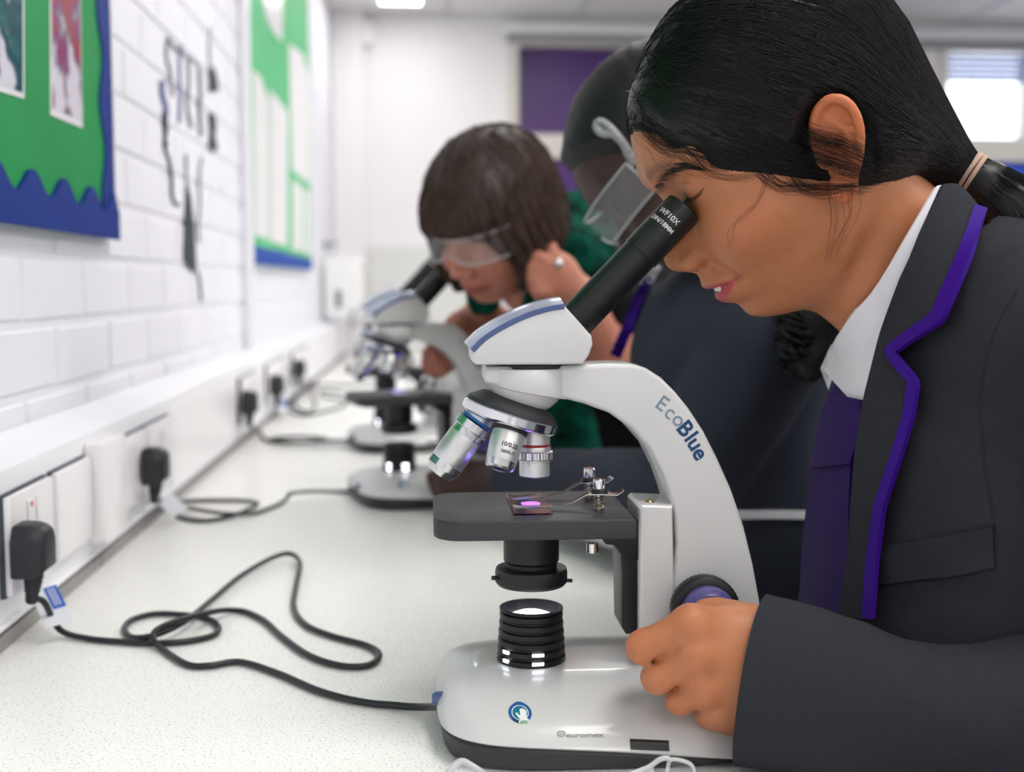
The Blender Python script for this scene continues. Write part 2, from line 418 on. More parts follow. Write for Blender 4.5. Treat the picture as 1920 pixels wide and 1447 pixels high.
# ceiling lights
def ceiling_light(x0, x1, y0, y1, label, group=None):
    r = empty('ceiling_light', ((x0 + x1) / 2, (y0 + y1) / 2, Z_CEIL)); hx = (x1 - x0) / 2; hy = (y1 - y0) / 2
    link('diffuser', box((-hx, -hy, -.016), (hx, hy, -.010)), m_light, r)
    fr = [box((-hx - .02, -hy - .02, -.018), (-hx, hy + .02, -.001)), box((hx, -hy - .02, -.018), (hx + .02, hy + .02, -.001)),
          box((-hx, -hy - .02, -.018), (hx, -hy, -.001)), box((-hx, hy, -.018), (hx, hy + .02, -.001))]
    link('light_frame', merge(fr), m_trunk, r); tag(r, label, 'ceiling light', group)
ceiling_light(-.19, -.02, 4.70, 5.33, 'narrow bright ceiling light by the far end wall')
for x in (.55, 1.95, 3.35):  # unseen panels added as main light, the row behind the camera as fill
    for y in (-1.4, .5, 2.3, 4.0):
        ceiling_light(x - .3, x + .3, y - .3, y + .3, 'unseen square light panel added above the room', 'added square ceiling panels')

# ------------------------------------------------------------------ lab bench
br = empty('lab_bench', (0, 1.5, 0)); tag(br, 'long white speckled lab bench running along the brick wall', 'bench')
def bl(lo, hi): return tuple(np.array(lo) - (0, 1.5, 0)), tuple(np.array(hi) - (0, 1.5, 0))
X_EDGE = .262
link('worktop', box(*bl((X_WALL, Y_F + .3, BENCH_Z - .035), (X_EDGE, Y_BACK - .001, BENCH_Z)), .003), m_bench, br)
ups = resample_lin([(0, Y_F + .3), (0, Y_BACK - .01)], 2)
for i, (ya, yb) in enumerate([(-2.3, .2), (.2, 1.335), (1.337, 2.9), (2.902, 5.58)]):
    struct('trim_%d' % (i + 2), box((X_TR - .006, ya, BENCH_Z + .0002), (X_TR + .0045, yb - .002, BENCH_Z + .0125), .001, 1), m_upst)
for i in range(8):
    ya = -2.3 + i * .98
    link('cupboard_front', box(*bl((.17, ya + .004, .1), (.19, ya + .972, BENCH_Z - .045)), .003), m_cabinet, br)
link('plinth', box(*bl((.1, -2.3, 0.001), (.16, 5.58, .1))), m_upst, br)

# ------------------------------------------------------------------ dado trunking with its sockets
tk = empty('cable_trunking', (X_WALL, 1.5, BENCH_Z)); tag(tk, 'white plastic dado trunking along the wall above the bench', 'trunking')
def tl(lo, hi): o = np.array((X_WALL, 1.5, BENCH_Z)); return tuple(np.array(lo) - o), tuple(np.array(hi) - o)
def trprof(ya, yb):
    pr = [(X_WALL + .001, BENCH_Z + .014), (X_TR, BENCH_Z + .014), (X_TR, BENCH_Z + .140), (X_TR - .004, BENCH_Z + .149), (X_TR - .02, BENCH_Z + .157), (X_WALL + .001, BENCH_Z + .166)]
    o = np.array((X_WALL, 1.5, BENCH_Z)); me = prism([(a - o[0], b - o[2]) for a, b in pr], ya - 1.5, yb - 1.5, 0, plane='xz'); return me
link('body', trprof(-2.3, Y_BACK - .02), m_trunk, tk)
def trY(u): return PX(u, 1000, X_TR)[1]
for (ua, ub) in ((322, 445), (600, 625)):
    link('cover_strip', box(*tl((X_TR - .001, trY(ua), BENCH_Z + .024), (X_TR + .0025, trY(ub), BENCH_Z + .138)), .001, 1), m_plate, tk)
link('edge_rib', box(*tl((X_TR - .001, -2.3, BENCH_Z + .016), (X_TR + .004, 5.5, BENCH_Z + .020)), .001, 1), m_trunk, tk)
m_neon = mat('switch_neon', rgb(225, 60, 50), .4)
m_gasket = mat('plate_gap', rgb(70, 78, 88), .6)
def socket(ya, yb, label, kind='socket', rock=True, neon=False):
    zc = BENCH_Z + .087; r = empty('wall_socket', (X_TR, (ya + yb) / 2, zc)); h = (yb - ya) / 2
    link('back_gasket', box((.0002, -h - .001, -.0445), (.004, h + .0005, .0445)), m_gasket, r)
    link('face_plate', box((.004, -h, -.043), (.0105, h, .043), .002, 2), m_plate, r)
    if rock:
        for yy in ((-.012, .012) if h > .05 else (.012,)):
            link('rocker_switch', box((.0105, yy - .006, .012), (.0125, yy + .006, .034), .001, 1), m_plate, r)
        if neon: link('neon_mark', box((.0125, -.013, .027), (.0128, -.007, .031)), m_neon, r)
    else:
        link('blank_line', box((.0105, -h + .008, -.001), (.0109, h - .008, .0005)), m_plate, r)
    tag(r, label, kind); return r
socket(1.036, 1.155, 'white socket plate holding the plug with the blue and white cord tag', neon=True)
socket(1.170, 1.285, 'blank white plate between the first plug and the raised white box', 'blank plate', rock=False)
ob = empty('junction_box', (X_TR, 1.337, BENCH_Z + .087)); link('cover', box((.0002, -.046, -.052), (.024, .044, .056), .004), m_plate, ob)
link('screw_cap', lathe([(.003, 0), (.003, .001)], (.024, 0, .03), (1, 0, 0), 12), m_trunk, ob); link('vent_slot', box((.024, -.012, -.012), (.0246, .012, .012)), m_trunk, ob)
tag(ob, 'raised white box on the trunking between two flat socket plates', 'junction box')
socket(1.395, 1.535, 'white socket plate right beside the raised white box, without a plug')
socket(1.548, 1.70, 'white socket plate holding the plug whose tagged cord loops flat')
socket(2.335, 2.56, 'white socket plate with plug after the long blank trunking cover')
socket(2.72, 3.08, 'white socket plate holding the small plug with a blue tag hanging below')
socket(3.25, 3.65, 'white socket plate closest to the wall dispenser, holding a small black plug')
# ------------------------------------------------------------------ microscope
m_white = mat('microscope_white', rgb(210, 211, 211), .28, coat=.25, bump=.02, bscale=600)
m_dark = mat('microscope_dark_grey', rgb(46, 47, 52), .5)
m_satin = mat('satin_black_metal', rgb(20, 21, 24), .42, .0, bump=.05, bscale=900)
m_tube = mat('tube_black', rgb(19, 23, 22), .38)
m_stage = mat('stage_black', rgb(52, 52, 56), .55, bump=.15, bscale=1500)
m_bluet = mat('blue_trim', rgb(72, 90, 138), .3, coat=.4)
m_cover = mat('silver_blue_cover', rgb(150, 158, 188), .25, .35, coat=.6)
m_silver = mat('objective_silver', rgb(214, 214, 216), .22, 1.0)
m_satsil = mat('objective_satin', rgb(222, 222, 222), .38, .85)
m_ringr = mat('ring_red', rgb(150, 28, 38), .4); m_ringb = mat('ring_blue', rgb(30, 110, 190), .4); m_ringy = mat('ring_yellow', rgb(205, 170, 50), .4)
m_knobb = mat('fine_knob_blue', rgb(82, 78, 134), .3, coat=.4)
m_lens = mat('led_lens', (1, 1, 1), .1, emit=(.86, .9, 1.0), estr=6.0)
m_uv = mat('condenser_lens_lit', (.2, .1, .9), .1, emit=(.14, .04, 1.0), estr=12.0)
m_front = mat('front_lens', rgb(40, 30, 160), .05, coat=1.0)
m_slide = mat('glass_slide', rgb(246, 240, 244), .04, trans=1.0, ior=1.25)
m_clip = mat('clip_steel', rgb(205, 207, 212), .18, 1.0)
m_brass = mat('bolt_brass', rgb(168, 152, 112), .3, 1.0)
m_txtd = mat('print_dark_blue', rgb(18, 66, 110), .45); m_txtl = mat('print_grey_blue', rgb(120, 142, 160), .45)
m_txtg = mat('print_grey', rgb(140, 140, 146), .45); m_txtw = mat('print_white', rgb(215, 215, 215), .5)
m_stk1 = mat('sticker_ring_blue', rgb(40, 92, 158), .4); m_stk2 = mat('sticker_teal', rgb(28, 118, 148), .4)
m_stk3 = mat('sticker_white', rgb(240, 240, 240), .4); m_stk4 = mat('sticker_green', rgb(70, 170, 90), .4)
m_txtk = mat('print_black', rgb(24, 24, 28), .5)

M0 = np.array((.112, .84, BENCH_Z))
def L(u, v, Y): return P(u, v, Y) - M0
def pxz(pts, Y): return [(L(u, v, Y)[0], L(u, v, Y)[2]) for u, v in pts]

mic = empty('microscope', tuple(M0))
# --- base
def base_ring(x0, x1, hy, zf, n=72, e=4.5):
    out = []
    for k in range(n):
        a = 2 * math.pi * k / n; c, s = math.cos(a), math.sin(a)
        xx = math.copysign(abs(c) ** (2 / e), c); yy = math.copysign(abs(s) ** (2 / e), s)
        x = (x0 + x1) / 2 + (x1 - x0) / 2 * xx
        out.append((x, hy * yy, zf(x) if callable(zf) else zf))
    return out
def rings_mesh(rings, cap0=True, cap1=True):
    n = len(rings[0]); vs = [v for r in rings for v in r]; fs = []
    for i in range(len(rings) - 1):
        for k in range(n):
            k2 = (k + 1) % n; fs.append((i * n + k, i * n + k2, (i + 1) * n + k2, (i + 1) * n + k))
    if cap0: fs.append(tuple(range(n))[::-1])
    if cap1: fs.append(tuple((len(rings) - 1) * n + k for k in range(n)))
    return autosmooth(pyd('base', vs, fs), 45)
XA, XB = -.107, .128
def zsplit(x):
    t = np.clip((x - XA) / (XB - XA), 0, 1); return max(.0045, .0180 - .0005 * t - .0190 * t ** 2.0)
def zlow(dz): return lambda x: zsplit(x) + dz
link('base_skirt', rings_mesh([base_ring(XA + .012, XB - .008, .096, .0005), base_ring(XA + .004, XB - .003, .102, .0028),
     base_ring(XA + .0015, XB - .001, .1045, lambda x: max(.0035, zsplit(x) - .002)), base_ring(XA + .003, XB - .002, .103, lambda x: zsplit(x) + .0002)]), m_dark, mic)
SHELL_T = [(.0195, .1045), (.0240, .1015), (.0300, .0925), (.0360, .0740), (.0390, .0560), (.0415, .0390), (.0428, .0305)]
def zl(z0):
    return lambda x: z0 - (.0180 - zsplit(x)) * max(0, (.036 - z0) / .0165)
shell = link('base_shell', rings_mesh([base_ring(XA + .0012, XB, .1037, zlow(.0004)), base_ring(XA, XB + .001, .1045, zlow(.0015)), base_ring(XA + .0012, XB, .1015, zl(.0240)),
     base_ring(XA + .005, XB - .001, .0925, zl(.0300)), base_ring(XA + .0105, XB - .003, .074, .0360), base_ring(XA + .0165, XB - .005, .056, .0390),
     base_ring(XA + .0215, XB - .008, .039, .0415), base_ring(XA + .0265, XB - .012, .0305, .0428), base_ring(XA + .034, XB - .02, .024, .0430)]), m_white, mic)
# --- arm
arm_px = [(908, 694), (912, 688), (960, 687), (1030, 686), (1095, 684), (1150, 682), (1185, 683), (1212, 690), (1240, 708), (1266, 734), (1292, 766), (1320, 809), (1346, 860), (1371, 916), (1395, 985), (1412, 1055),
          (1425, 1125), (1436, 1220), (1442, 1310), (1440, 1370), (1250, 1370), (1222, 1290), (1212, 1232), (1226, 1195), (1248, 1140), (1262, 1080), (1268, 1020), (1264, 965), (1254, 928), (1240, 888), (1216, 840), (1182, 802), (1142, 774),
          (1092, 756), (1040, 743), (975, 731), (916, 719), (908, 712)]
link('arm', prism(pxz(arm_px, .818), -.022, .022, .0055, 4), m_white, mic)
link('arm_foot', merge([prism(pxz([(1215, 1240), (1230, 1212), (1258, 1172), (1300, 1160), (1370, 1168), (1415, 1190), (1436, 1240), (1446, 1320), (1446, 1385), (1190, 1385), (1196, 1262)], .808), -.033, .033, .010, 4)]), m_white, mic)
# carrier and rail behind the stage
link('stage_carrier', prism(pxz([(1198, 952), (1204, 946), (1262, 948), (1266, 1215), (1198, 1215)], .815), -.026, .026, .003), m_white, mic)
link('carrier_bolt', lathe([(.0036, 0), (.0036, .002), (.0024, .0036), (.001, .0042)], L(1218, 946, .828), (0, 0, 1), 20), m_brass, mic)
link('slide_rail', prism(pxz([(1166, 1012), (1198, 978), (1199, 1195), (1178, 1196), (1171, 1185), (1168, 1050)], .812), -.02, .02, .002), m_satin, mic)
# --- viewing head
near = catmull([L(u, v, .808)[[0, 2]] for u, v in ((884, 656), (906, 634), (942, 611), (986, 590), (1028, 577), (1058, 572))], 6)
side = list(map(tuple, near)) + pxz([(1082, 598), (1110, 630), (1112, 646), (1106, 664), (1093, 683), (1040, 684), (960, 684), (893, 684), (884, 676)], .808)
hd = link('head', prism(side, -.0315, .0315, .0022, 3), m_white, mic)
def crown_grid(dz, wy):
    T = np.gradient(near, axis=0); T /= np.linalg.norm(T, axis=1)[:, None]; N = np.stack([-T[:, 1], T[:, 0]], 1)
    ys = np.linspace(-wy, wy, 17); g = np.zeros((len(near), 17, 3))
    for j, y in enumerate(ys):
        hgt = dz + .0052 * (1 - (y / .0325) ** 2)
        g[:, j, 0] = near[:, 0] + N[:, 0] * hgt; g[:, j, 2] = near[:, 1] + N[:, 1] * hgt; g[:, j, 1] = y
    return g
link('head_cover', solid_grid(crown_grid(.0004, .0308), crown_grid(-.008, .0308)), m_cover, mic)
for s in (-1, 1):
    T = np.gradient(near, axis=0); T /= np.linalg.norm(T, axis=1)[:, None]; N = np.stack([-T[:, 1], T[:, 0]], 1)
    up_ = near + N * .0010; dn = near - N * .0026
    poly = [tuple(p) for p in up_] + [tuple(p) for p in dn[::-1]]
    link('head_trim', prism(poly, s * .0300, s * .0322, .0004, 1), m_bluet, mic)
link('head_seat', lathe([(.027, -.0015), (.027, .002)], L(1000, 686, .84), (0, 0, 1), 40), m_dark, mic)
link('set_screw', lathe([(.0022, 0), (.0022, .0012)], L(990, 698, .818) + np.array((0, -.0008, 0)), (0, -1, 0), 16), m_satin, mic)
# --- eyepiece tube
ea = L(1078, 603, .84); eb = L(1283, 390, .84); ed = (eb - ea) / np.linalg.norm(eb - ea); el = np.linalg.norm(eb - ea)
link('eyepiece_tube', lathe([(.0132, -.006), (.0132, .066), (.0128, .0662)], ea, ed, 48), m_tube, mic)
ep = link('eyepiece', lathe([(.0128, .0655), (.0140, .0660), (.0140, .070), (.0140, el - .004), (.0136, el - .0005), (.0125, el), (.0098, el), (.0090, el - .002), (.002, el - .003)], ea, ed, 48), m_tube, mic)
def on_tube(txt, size, along, ang0, r=.01412):
    x = np.array((ed[2], 0, -ed[0])); x = np.array((0, -1.0, 0)); y = np.cross(ed, x)   # x faces the viewer side
    me = text_mesh(txt, size, .00012)
    def fn(a, b, c):
        # letters read across the tube: text x runs around it, text y along it
        th = ang0 + a / r
        n = x * math.cos(th) - y * math.sin(th) * -1
        return ea + ed * (along + b) + n * (r + .00008)
    return map_mesh(me, fn)
link('lettering', on_tube('WF10X', .0056, el - .0135, -.42), m_txtw, ep)
link('lettering', on_tube('DIN/18MM', .0046, el - .0205, -.42), m_txtw, ep)
# --- nosepiece
tilt = math.radians(18); tax = np.array((-math.sin(tilt), 0, -math.cos(tilt)))     # turret axis, pointing down and to the wall
zc_ = L(990, 688, .84); zd_ = L(990, 733, .84)
def cyl_ring(r, zf, n=56): return [(zc_[0] + r * math.cos(2 * math.pi * k / n), r * math.sin(2 * math.pi * k / n), zf(zc_[0] + r * math.cos(2 * math.pi * k / n))) for k in range(n)]
zbot = lambda x: zd_[2] - .19 * (x - zc_[0])
link('arm_collar', rings_mesh([cyl_ring(.0285, lambda x: zbot(x)), cyl_ring(.0305, lambda x: zbot(x) + .0008), cyl_ring(.0312, lambda x: zbot(x) + .003), cyl_ring(.0312, lambda x: zc_[2] - .0012), cyl_ring(.0302, lambda x: zc_[2])]), m_white, mic)
dome_c = L(989, 726, .84)
link('nosepiece_dome', lathe([(.0262, .012), (.0262, 0), (.0255, -.004), (.0232, -.0085), (.0195, -.0125), (.0145, -.0158), (.009, -.0178), (.003, -.0186)], dome_c, (-.10, 0, 1), 48), m_white, mic)
tc0 = L(957, 778, .84)
link('turret_cap', lathe([(.012, -.0135), (.024, -.0115), (.0325, -.0060), (.0335, -.0030), (.0335, -.0026)], tc0, tax, 56), m_dark, mic)
link('turret_ring', lathe([(.0335, -.0030), (.0348, -.0022), (.0348, .0030), (.0338, .0042), (.029, .0062), (.018, .0070), (.002, .0072)], tc0, tax, 72), m_chrome, mic)
ux = np.array((math.cos(tilt), 0, -math.sin(tilt))); uy = np.array((0, -1.0, 0))
def objective(phi, prof, mats, ringm, lens=True, txt=None, capm=None):
    """prof: list of sections [(r,h),...] from the turret out"""
    rad = ux * math.cos(phi) + uy * math.sin(phi)
    d = tax * math.cos(tilt) + rad * math.sin(tilt)
    o = tc0 + rad * .0195 + tax * .0045
    return o, d
def build_obj(phi, secs, name='objective', txt=None):
    o, d = objective(phi, None, None, None)
    main = None
    for nm, prof, m, ribs in secs:
        me = lathe(prof, o, d, 72 if ribs else 40, ribs=ribs, ribd=.03 if ribs else 0, ang=30)
        if main is None: main = link(name, me, m, mic)
        else: link(nm, me, m, main)
    if txt:
        vx = np.array((0, -1.0, 0)); vx = vx - d * (vx @ d); vx /= np.linalg.norm(vx); vy = np.cross(d, vx)
        for t, size, h, r, a0 in txt:
            me = text_mesh(t, size, .0001)
            map_mesh(me, lambda a, b, c: o + d * (h - b) + (vx * math.cos(a / r + a0) - vy * math.sin(a / r + a0)) * (r + .00008))
            link('lettering', me, m_txtk, main)
    return main
SC = .000375   # metres per reference pixel at the objective distance
build_obj(0.0, [('', [(.0105, 0), (.0108, .0085), (.0108, .010)], m_satsil, 0), ('colour_ring', [(.0109, .0100), (.0111, .0102), (.0111, .0116), (.0109, .0118)], m_ringr, 0),
     ('neck', [(.0108, .0118), (.0112, .0125), (.0112, .0150)], m_satsil, 0), ('knurled_collar', [(.0126, .0150), (.0131, .0155), (.0131, .0205), (.0126, .021)], m_silver, 1),
     ('barrel', [(.0111, .021), (.0111, .0225), (.0108, .0228), (.0108, .0325), (.0104, .0330), (.008, .0331)], m_satsil, 0), ('front_lens', [(.0075, .0330), (.006, .0340), (.002, .0344)], m_front, 0)])
build_obj(math.radians(88), [('', [(.0105, 0), (.0112, .002), (.0112, .008)], m_satsil, 0), ('colour_ring', [(.0120, .001), (.0128, .002), (.0128, .0050), (.012, .006)], m_black, 0),
     ('neck', [(.0112, .0060), (.0116, .0070), (.0116, .0105)], m_satsil, 0),
     ('barrel', [(.0116, .0105), (.0118, .0115), (.0113, .020), (.0106, .0265)], m_satsil, 0), ('tip', [(.0106, .0266), (.0100, .0310), (.0085, .0325), (.006, .0326)], m_silver, 0),
     ('front_lens', [(.006, .0322), (.004, .0330), (.001, .0332)], m_front, 0)], txt=[('10/0.25', .0042, .0165, .0116, .15), ('160/0.17', .0030, .0215, .0113, .15)])
build_obj(math.radians(176), [('', [(.0105, 0), (.0110, .002), (.0110, .007)], m_satsil, 0), ('colour_ring', [(.0112, .0052), (.0115, .0055), (.0115, .0070), (.0112, .0073)], m_ringb, 0),
     ('collar', [(.0112, .0078), (.0130, .0085), (.0130, .0142), (.0122, .0148)], m_silver, 0), ('neck', [(.0116, .0148), (.0120, .0165), (.0120, .0198)], m_silver, 0),
     ('barrel', [(.0121, .0198), (.0124, .0205), (.0124, .0420), (.0122, .0424)], m_satsil, 0), ('tip', [(.0122, .0424), (.0122, .0475), (.0104, .0500), (.0094, .0525), (.006, .0528)], m_silver, 0),
     ('front_lens', [(.005, .0527), (.003, .0534), (.001, .0535)], m_front, 0)])
# --- stage
ZS = 1.0545 - BENCH_Z
st = []
def arc(cx, cy, r, a0, a1, n=10): return [(cx + r * math.cos(math.radians(a)), cy + r * math.sin(math.radians(a))) for a in np.linspace(a0, a1, n)]
sx0, sx1 = L(813, 960, .79)[0], L(1190, 985, .79)[0]
outl = arc(sx0 + .019, -.038, .019, 270, 180) + arc(sx0 + .019, .038, .019, 180, 90) + [(sx1, .057), (sx1, -.057)]
stg = link('stage', prism(outl, ZS - .0135, ZS, .0016, 3, plane='xy'), m_stage, mic)
link('stage_aperture_lens', lathe([(.0068, 0), (.0068, .0003)], (L(995, 900, .84)[0], 0, ZS), (0, 0, 1), 24), m_uv, stg)
link('filter_slot', box((L(848, 1018, .80)[0], -.03, ZS - .0172), (L(950, 1018, .80)[0], .0, ZS - .0137), .0006, 1), m_clip, stg)
link('stage_bracket', prism(pxz([(1128, 1006), (1135, 1020), (1150, 1022), (1165, 1040), (1176, 1050), (1199, 1050), (1199, 975), (1170, 975), (1128, 995)], .82), -.022, .022, .002), m_satin, mic)
sl_c = L(990, 945, .84); sxm = sl_c[0]
link('glass_slide', box((sxm - .0132, -.042, ZS + .0006), (sxm + .0132, .036, ZS + .0019), .0002, 1), m_slide, mic)
def clip(y, yaw):
    c = np.array((L(1118, 940, .83)[0], y, 0)); ca, sa = math.cos(yaw), math.sin(yaw)
    prof = [(-.0600, ZS + .0032), (-.0570, ZS + .0023), (-.030, ZS + .0035), (-.0195, ZS + .0052), (-.0085, ZS + .0118), (.002, ZS + .0122), (.0125, ZS + .0118), (.0170, ZS + .0150)]
    t, b = [], []
    for i, (s, z) in enumerate(prof):
        w = .0028 if i < 4 else (.0036 if i == 4 else .0048)
        row = []
        for q in (-w, w): row.append((c[0] + s * ca - q * sa, c[1] + s * sa + q * ca, z))
        t.append(row); b.append([(x, yy, z - .0005) for x, yy, z in row])
    r_ = link('slide_clip', solid_grid(np.array(t), np.array(b)), m_clip, mic); cx, cy = c[0], c[1]
    link('clip_spring', tube([(cx + .0030 * math.cos(a), cy + .0030 * math.sin(a), ZS + .0003 + .0105 * a / 28) for a in np.linspace(0, 28, 90)], .00055, 6), m_brass, r_)
    link('clip_washer', lathe([(.0058, .0125), (.0062, .0130), (.0055, .0150), (.0045, .0155)], (cx, cy, ZS), (0, 0, 1), 28), m_satin, r_)
    link('clip_nut', lathe([(.0042, .0155), (.0043, .0165), (.0043, .0215), (.0036, .0222)], (cx, cy, ZS), (0, 0, 1), 28), m_chrome, r_)
    link('clip_stem', lathe([(.0018, -.014), (.0018, .0125)], (cx, cy, ZS), (0, 0, 1), 12), m_metal, r_)
clip(-.024, math.radians(-8)); clip(.026, math.radians(9))
link('stop_screw', lathe([(.0042, 0), (.0042, -.0065), (.0036, -.0070)], L(1111, 1018, .83), (0, 0, 1), 24), m_chrome, mic)
# --- condenser
cz = lambda v: L(996, v, .84)[2]
cx0 = L(996, 1050, .84)[0]
cond = link('condenser', lathe([(.0198, ZS - .0138), (.0198, cz(1048)), (.0185, cz(1053)), (.0185, cz(1075)), (.0178, cz(1098)), (.005, cz(1099))], (cx0, 0, 0), (0, 0, 1), 48), m_satin, mic)
link('iris_ring', lathe([(.0186, cz(1060)), (.0250, cz(1063)), (.0258, cz(1070)), (.0258, cz(1088)), (.0240, cz(1094)), (.0186, cz(1096))], (cx0, 0, 0), (0, 0, 1), 56), m_satin, cond)
link('iris_lever', lathe([(.0016, 0), (.0016, .0042)], (cx0 - .0245, -.006, cz(1078)), (-1, -.2, 0), 12), m_satin, cond)
link('iris_lever', lathe([(.0014, 0), (.0014, .004)], (cx0 + .025, -.005, cz(1086)), (1, -.2, 0), 12), m_satin, cond)
# --- illuminator
prof = [(.0232, 0.0425)]
z = .0425
for k in range(6):
    prof += [(.0245 - .0004 * k, z + .0006), (.0247 - .0004 * k, z + .0022), (.0245 - .0004 * k, z + .0042), (.0226 - .0004 * k, z + .0050), (.0226 - .0004 * k, z + .0058)]; z += .0062
prof += [(.0228, z), (.0228, z + .0012), (.0212, z + .0016), (.0200, z + .0010), (.0172, z - .006), (.0165, z - .0062)]
ix = L(996, 1200, .84)[0]
il = link('illuminator', lathe(prof, (ix, 0, 0), (0, 0, 1), 56), m_satin, mic)
link('led_lens', lathe([(.0166, z - .0064), (.0150, z - .0050), (.0100, z - .0030), (.004, z - .0022), (.0005, z - .0021)], (ix, 0, 0), (0, 0, 1), 40), m_lens, il)
for (a, w, zz) in ((math.radians(-84), .32, .0452), (math.radians(-84), .32, .0515), (math.radians(-142), .22, .0452), (math.radians(-142), .22, .0515)):
    aa = np.linspace(a - w / 2, a + w / 2, 6); top = np.array([[(ix + .0249 * math.cos(t), .0249 * math.sin(t), zz + h) for t in aa] for h in (0, .0022)])
    link('light_slot', solid_grid(top, top * np.array((.985, .985, 1))), m_lens, il)
# --- focus knobs (both sides)
for s in (-1, 1):
    kc = L(1322, 1142, .80); kc = np.array((kc[0], 0.0, kc[2])); ax = (0, s, 0)
    ck = link('coarse_knob', lathe([(.0160, .030), (.0232, .033), (.0238, .0345), (.0238, .0440), (.0228, .0452), (.0165, .0455)], kc, ax, 96, ribs=1, ribd=.022, ang=60), m_satin, mic)
    link('fine_knob', lathe([(.0165, .045), (.0180, .0458), (.0186, .047), (.0186, .0515), (.0178, .0565), (.0150, .0600), (.008, .0612), (.001, .0614)], kc, ax, 56), m_knobb, ck)
dk = L(1356, 1322, .762)
link('dimmer_dial', lathe([(.0175, -.006), (.0175, .003), (.0168, .0052), (.004, .0056)], dk, (0, -1, .75), 44), m_knobb, mic)
# --- small marks on the base and arm, each laid on the surface it is printed on
def shell_y(x, z):
    """near surface of the white shell at height z"""
    t = SHELL_T; D = (.0180 - zsplit(x)) / .0165; z = (z + D * .036) / (1 + D) if z < .036 else z
    zz = [a for a, b in t]; yy = [b for a, b in t]
    k = (x - (XA + XB) / 2) / ((XB - XA) / 2 - .004); fac = max(0, 1 - abs(k) ** 4.5) ** (1 / 4.5)
    return -np.interp(z, zz, yy) * fac
def on_shell(me, u, v, rot=0.0, off=.0006, Yg=.775, slope=(0, 1)):
    best = min(np.linspace(.730, .835, 700), key=lambda Y: abs(shell_y(*L(u, v, Y)[[0, 2]]) + M0[1] - Y)); c = L(u, v, best)
    ca, sa = math.cos(rot), math.sin(rot); kz = .46 # the wall leans: height on the sticker to height in space
    def fn(a, b, z_):
        x = c[0] + a * ca - b * sa; z = c[2] + (a * sa + b * ca) * kz
        return (x, shell_y(x, z) - off - z_, z)
    return map_mesh(me, fn)
def disc(r0, r1, n=40, a0=0, a1=2 * math.pi):
    vs = []; fs = []
    for k in range(n + 1):
        a = a0 + (a1 - a0) * k / n
        for r in (r0, (r0 + r1) / 2, r1): vs.append((r * math.cos(a), r * math.sin(a), 0))
    for k in range(n):
        for j in range(2): fs.append((k * 3 + j, (k + 1) * 3 + j, (k + 1) * 3 + j + 1, k * 3 + j + 1))
    return pyd('disc', vs, fs)
sr = .0075
sk = link('round_sticker', on_shell(disc(0.0001, sr), 975, 1335, off=.0006), m_stk3, mic)
link('sticker_ring', on_shell(disc(sr * .74, sr, a0=-.75, a1=math.pi + .95), 975, 1335, off=.0008), m_stk1, sk)
link('sticker_arc', on_shell(disc(sr * .72, sr, a0=math.pi + .62, a1=math.pi + 1.35), 975, 1335, off=.0009), m_txtd, sk)
link('sticker_ground', on_shell(disc(.0001, sr * .66), 975, 1335, off=.0008), m_stk2, sk)
hand_out = [(-.0030, -.0005), (-.0022, .0004), (-.0008, -.0016), (.0000, -.0018), (-.0002, .0022), (.0005, .0033), (.0012, .0024), (.0016, .0036), (.0024, .0026), (.0030, .0030), (.0034, .0018), (.0042, .0018), (.0042, -.0004), (.0036, -.0046), (.0006, -.0058), (-.0012, -.0036)]
bmh = bmesh.new(); fh = bmh.faces.new([bmh.verts.new((a, b, 0)) for a, b in hand_out]); bmesh.ops.triangulate(bmh, faces=[fh]); meh = bpy.data.meshes.new('hand_mark'); bmh.to_mesh(meh); bmh.free()
link('hand_mark', on_shell(meh, 975, 1335, off=.0010), m_stk3, sk)
link('lettering', on_shell(text_mesh('APC', .0026, .0001), 982, 1352, off=.0012), m_stk4, sk)
lg = link('maker_logo', on_shell(disc(.0021, .0029), 1052, 1374, off=.0007), m_txtg, mic)
link('logo_bars', on_shell(merge([box((-.0015, -.0008, 0), (.0015, -.0004, .0001)), box((-.0016, .0003, 0), (.0016, .0007, .0001))]), 1052, 1374, off=.0007), m_txtg, lg)
link('lettering', on_shell(text_mesh('euromex', .0066, .0001), 1096, 1377, rot=-.05, off=.0007), m_txtg, mic)
link('port_window', on_shell(solid_grid(np.array([[(a, b - .16 * a, .0005) for a in np.linspace(-.0125, .0125, 12)] for b in np.linspace(-.0060, .0060, 10)]), np.array([[(a, b - .16 * a, -.001) for a in np.linspace(-.0125, .0125, 12)] for b in np.linspace(-.0060, .0060, 10)])), 1218, 1396, off=.0005), m_tube, mic)
ybf = .818 - M0[1] - .0002
for ch, u, v, rot, m, sz, bd in (('E', 1241, 757, -36, m_txtl, .0150, .0001), ('c', 1257, 773, -42, m_txtl, .0150, .0001), ('o', 1273, 787, -46, m_txtl, .0150, .0001), ('B', 1284, 804, -50, m_txtd, .0158, .0004),
                         ('l', 1295, 819, -54, m_txtd, .0158, .0004), ('u', 1303, 832, -56, m_txtd, .0158, .0004), ('e', 1312, 850, -59, m_txtd, .0158, .0004)):
    me = text_mesh(ch, sz, bd); c = L(u, v, .818); r = math.radians(rot); ca, sa = math.cos(r), math.sin(r)
    link('lettering', map_mesh(me, lambda a, b, z_: (c[0] + a * ca - b * sa, ybf, c[2] + a * sa + b * ca)), m, mic)
# cord inlet on the wall side of the base
link('cord_inlet', lathe([(.0052, 0), (.0052, .010), (.0036, .013)], (XA + .010, -.026, .0240), (-1, 0, .0), 20), m_bluet, mic)
tag(mic, 'white monocular microscope the ponytailed girl is looking into', 'microscope', 'white microscopes on the bench')
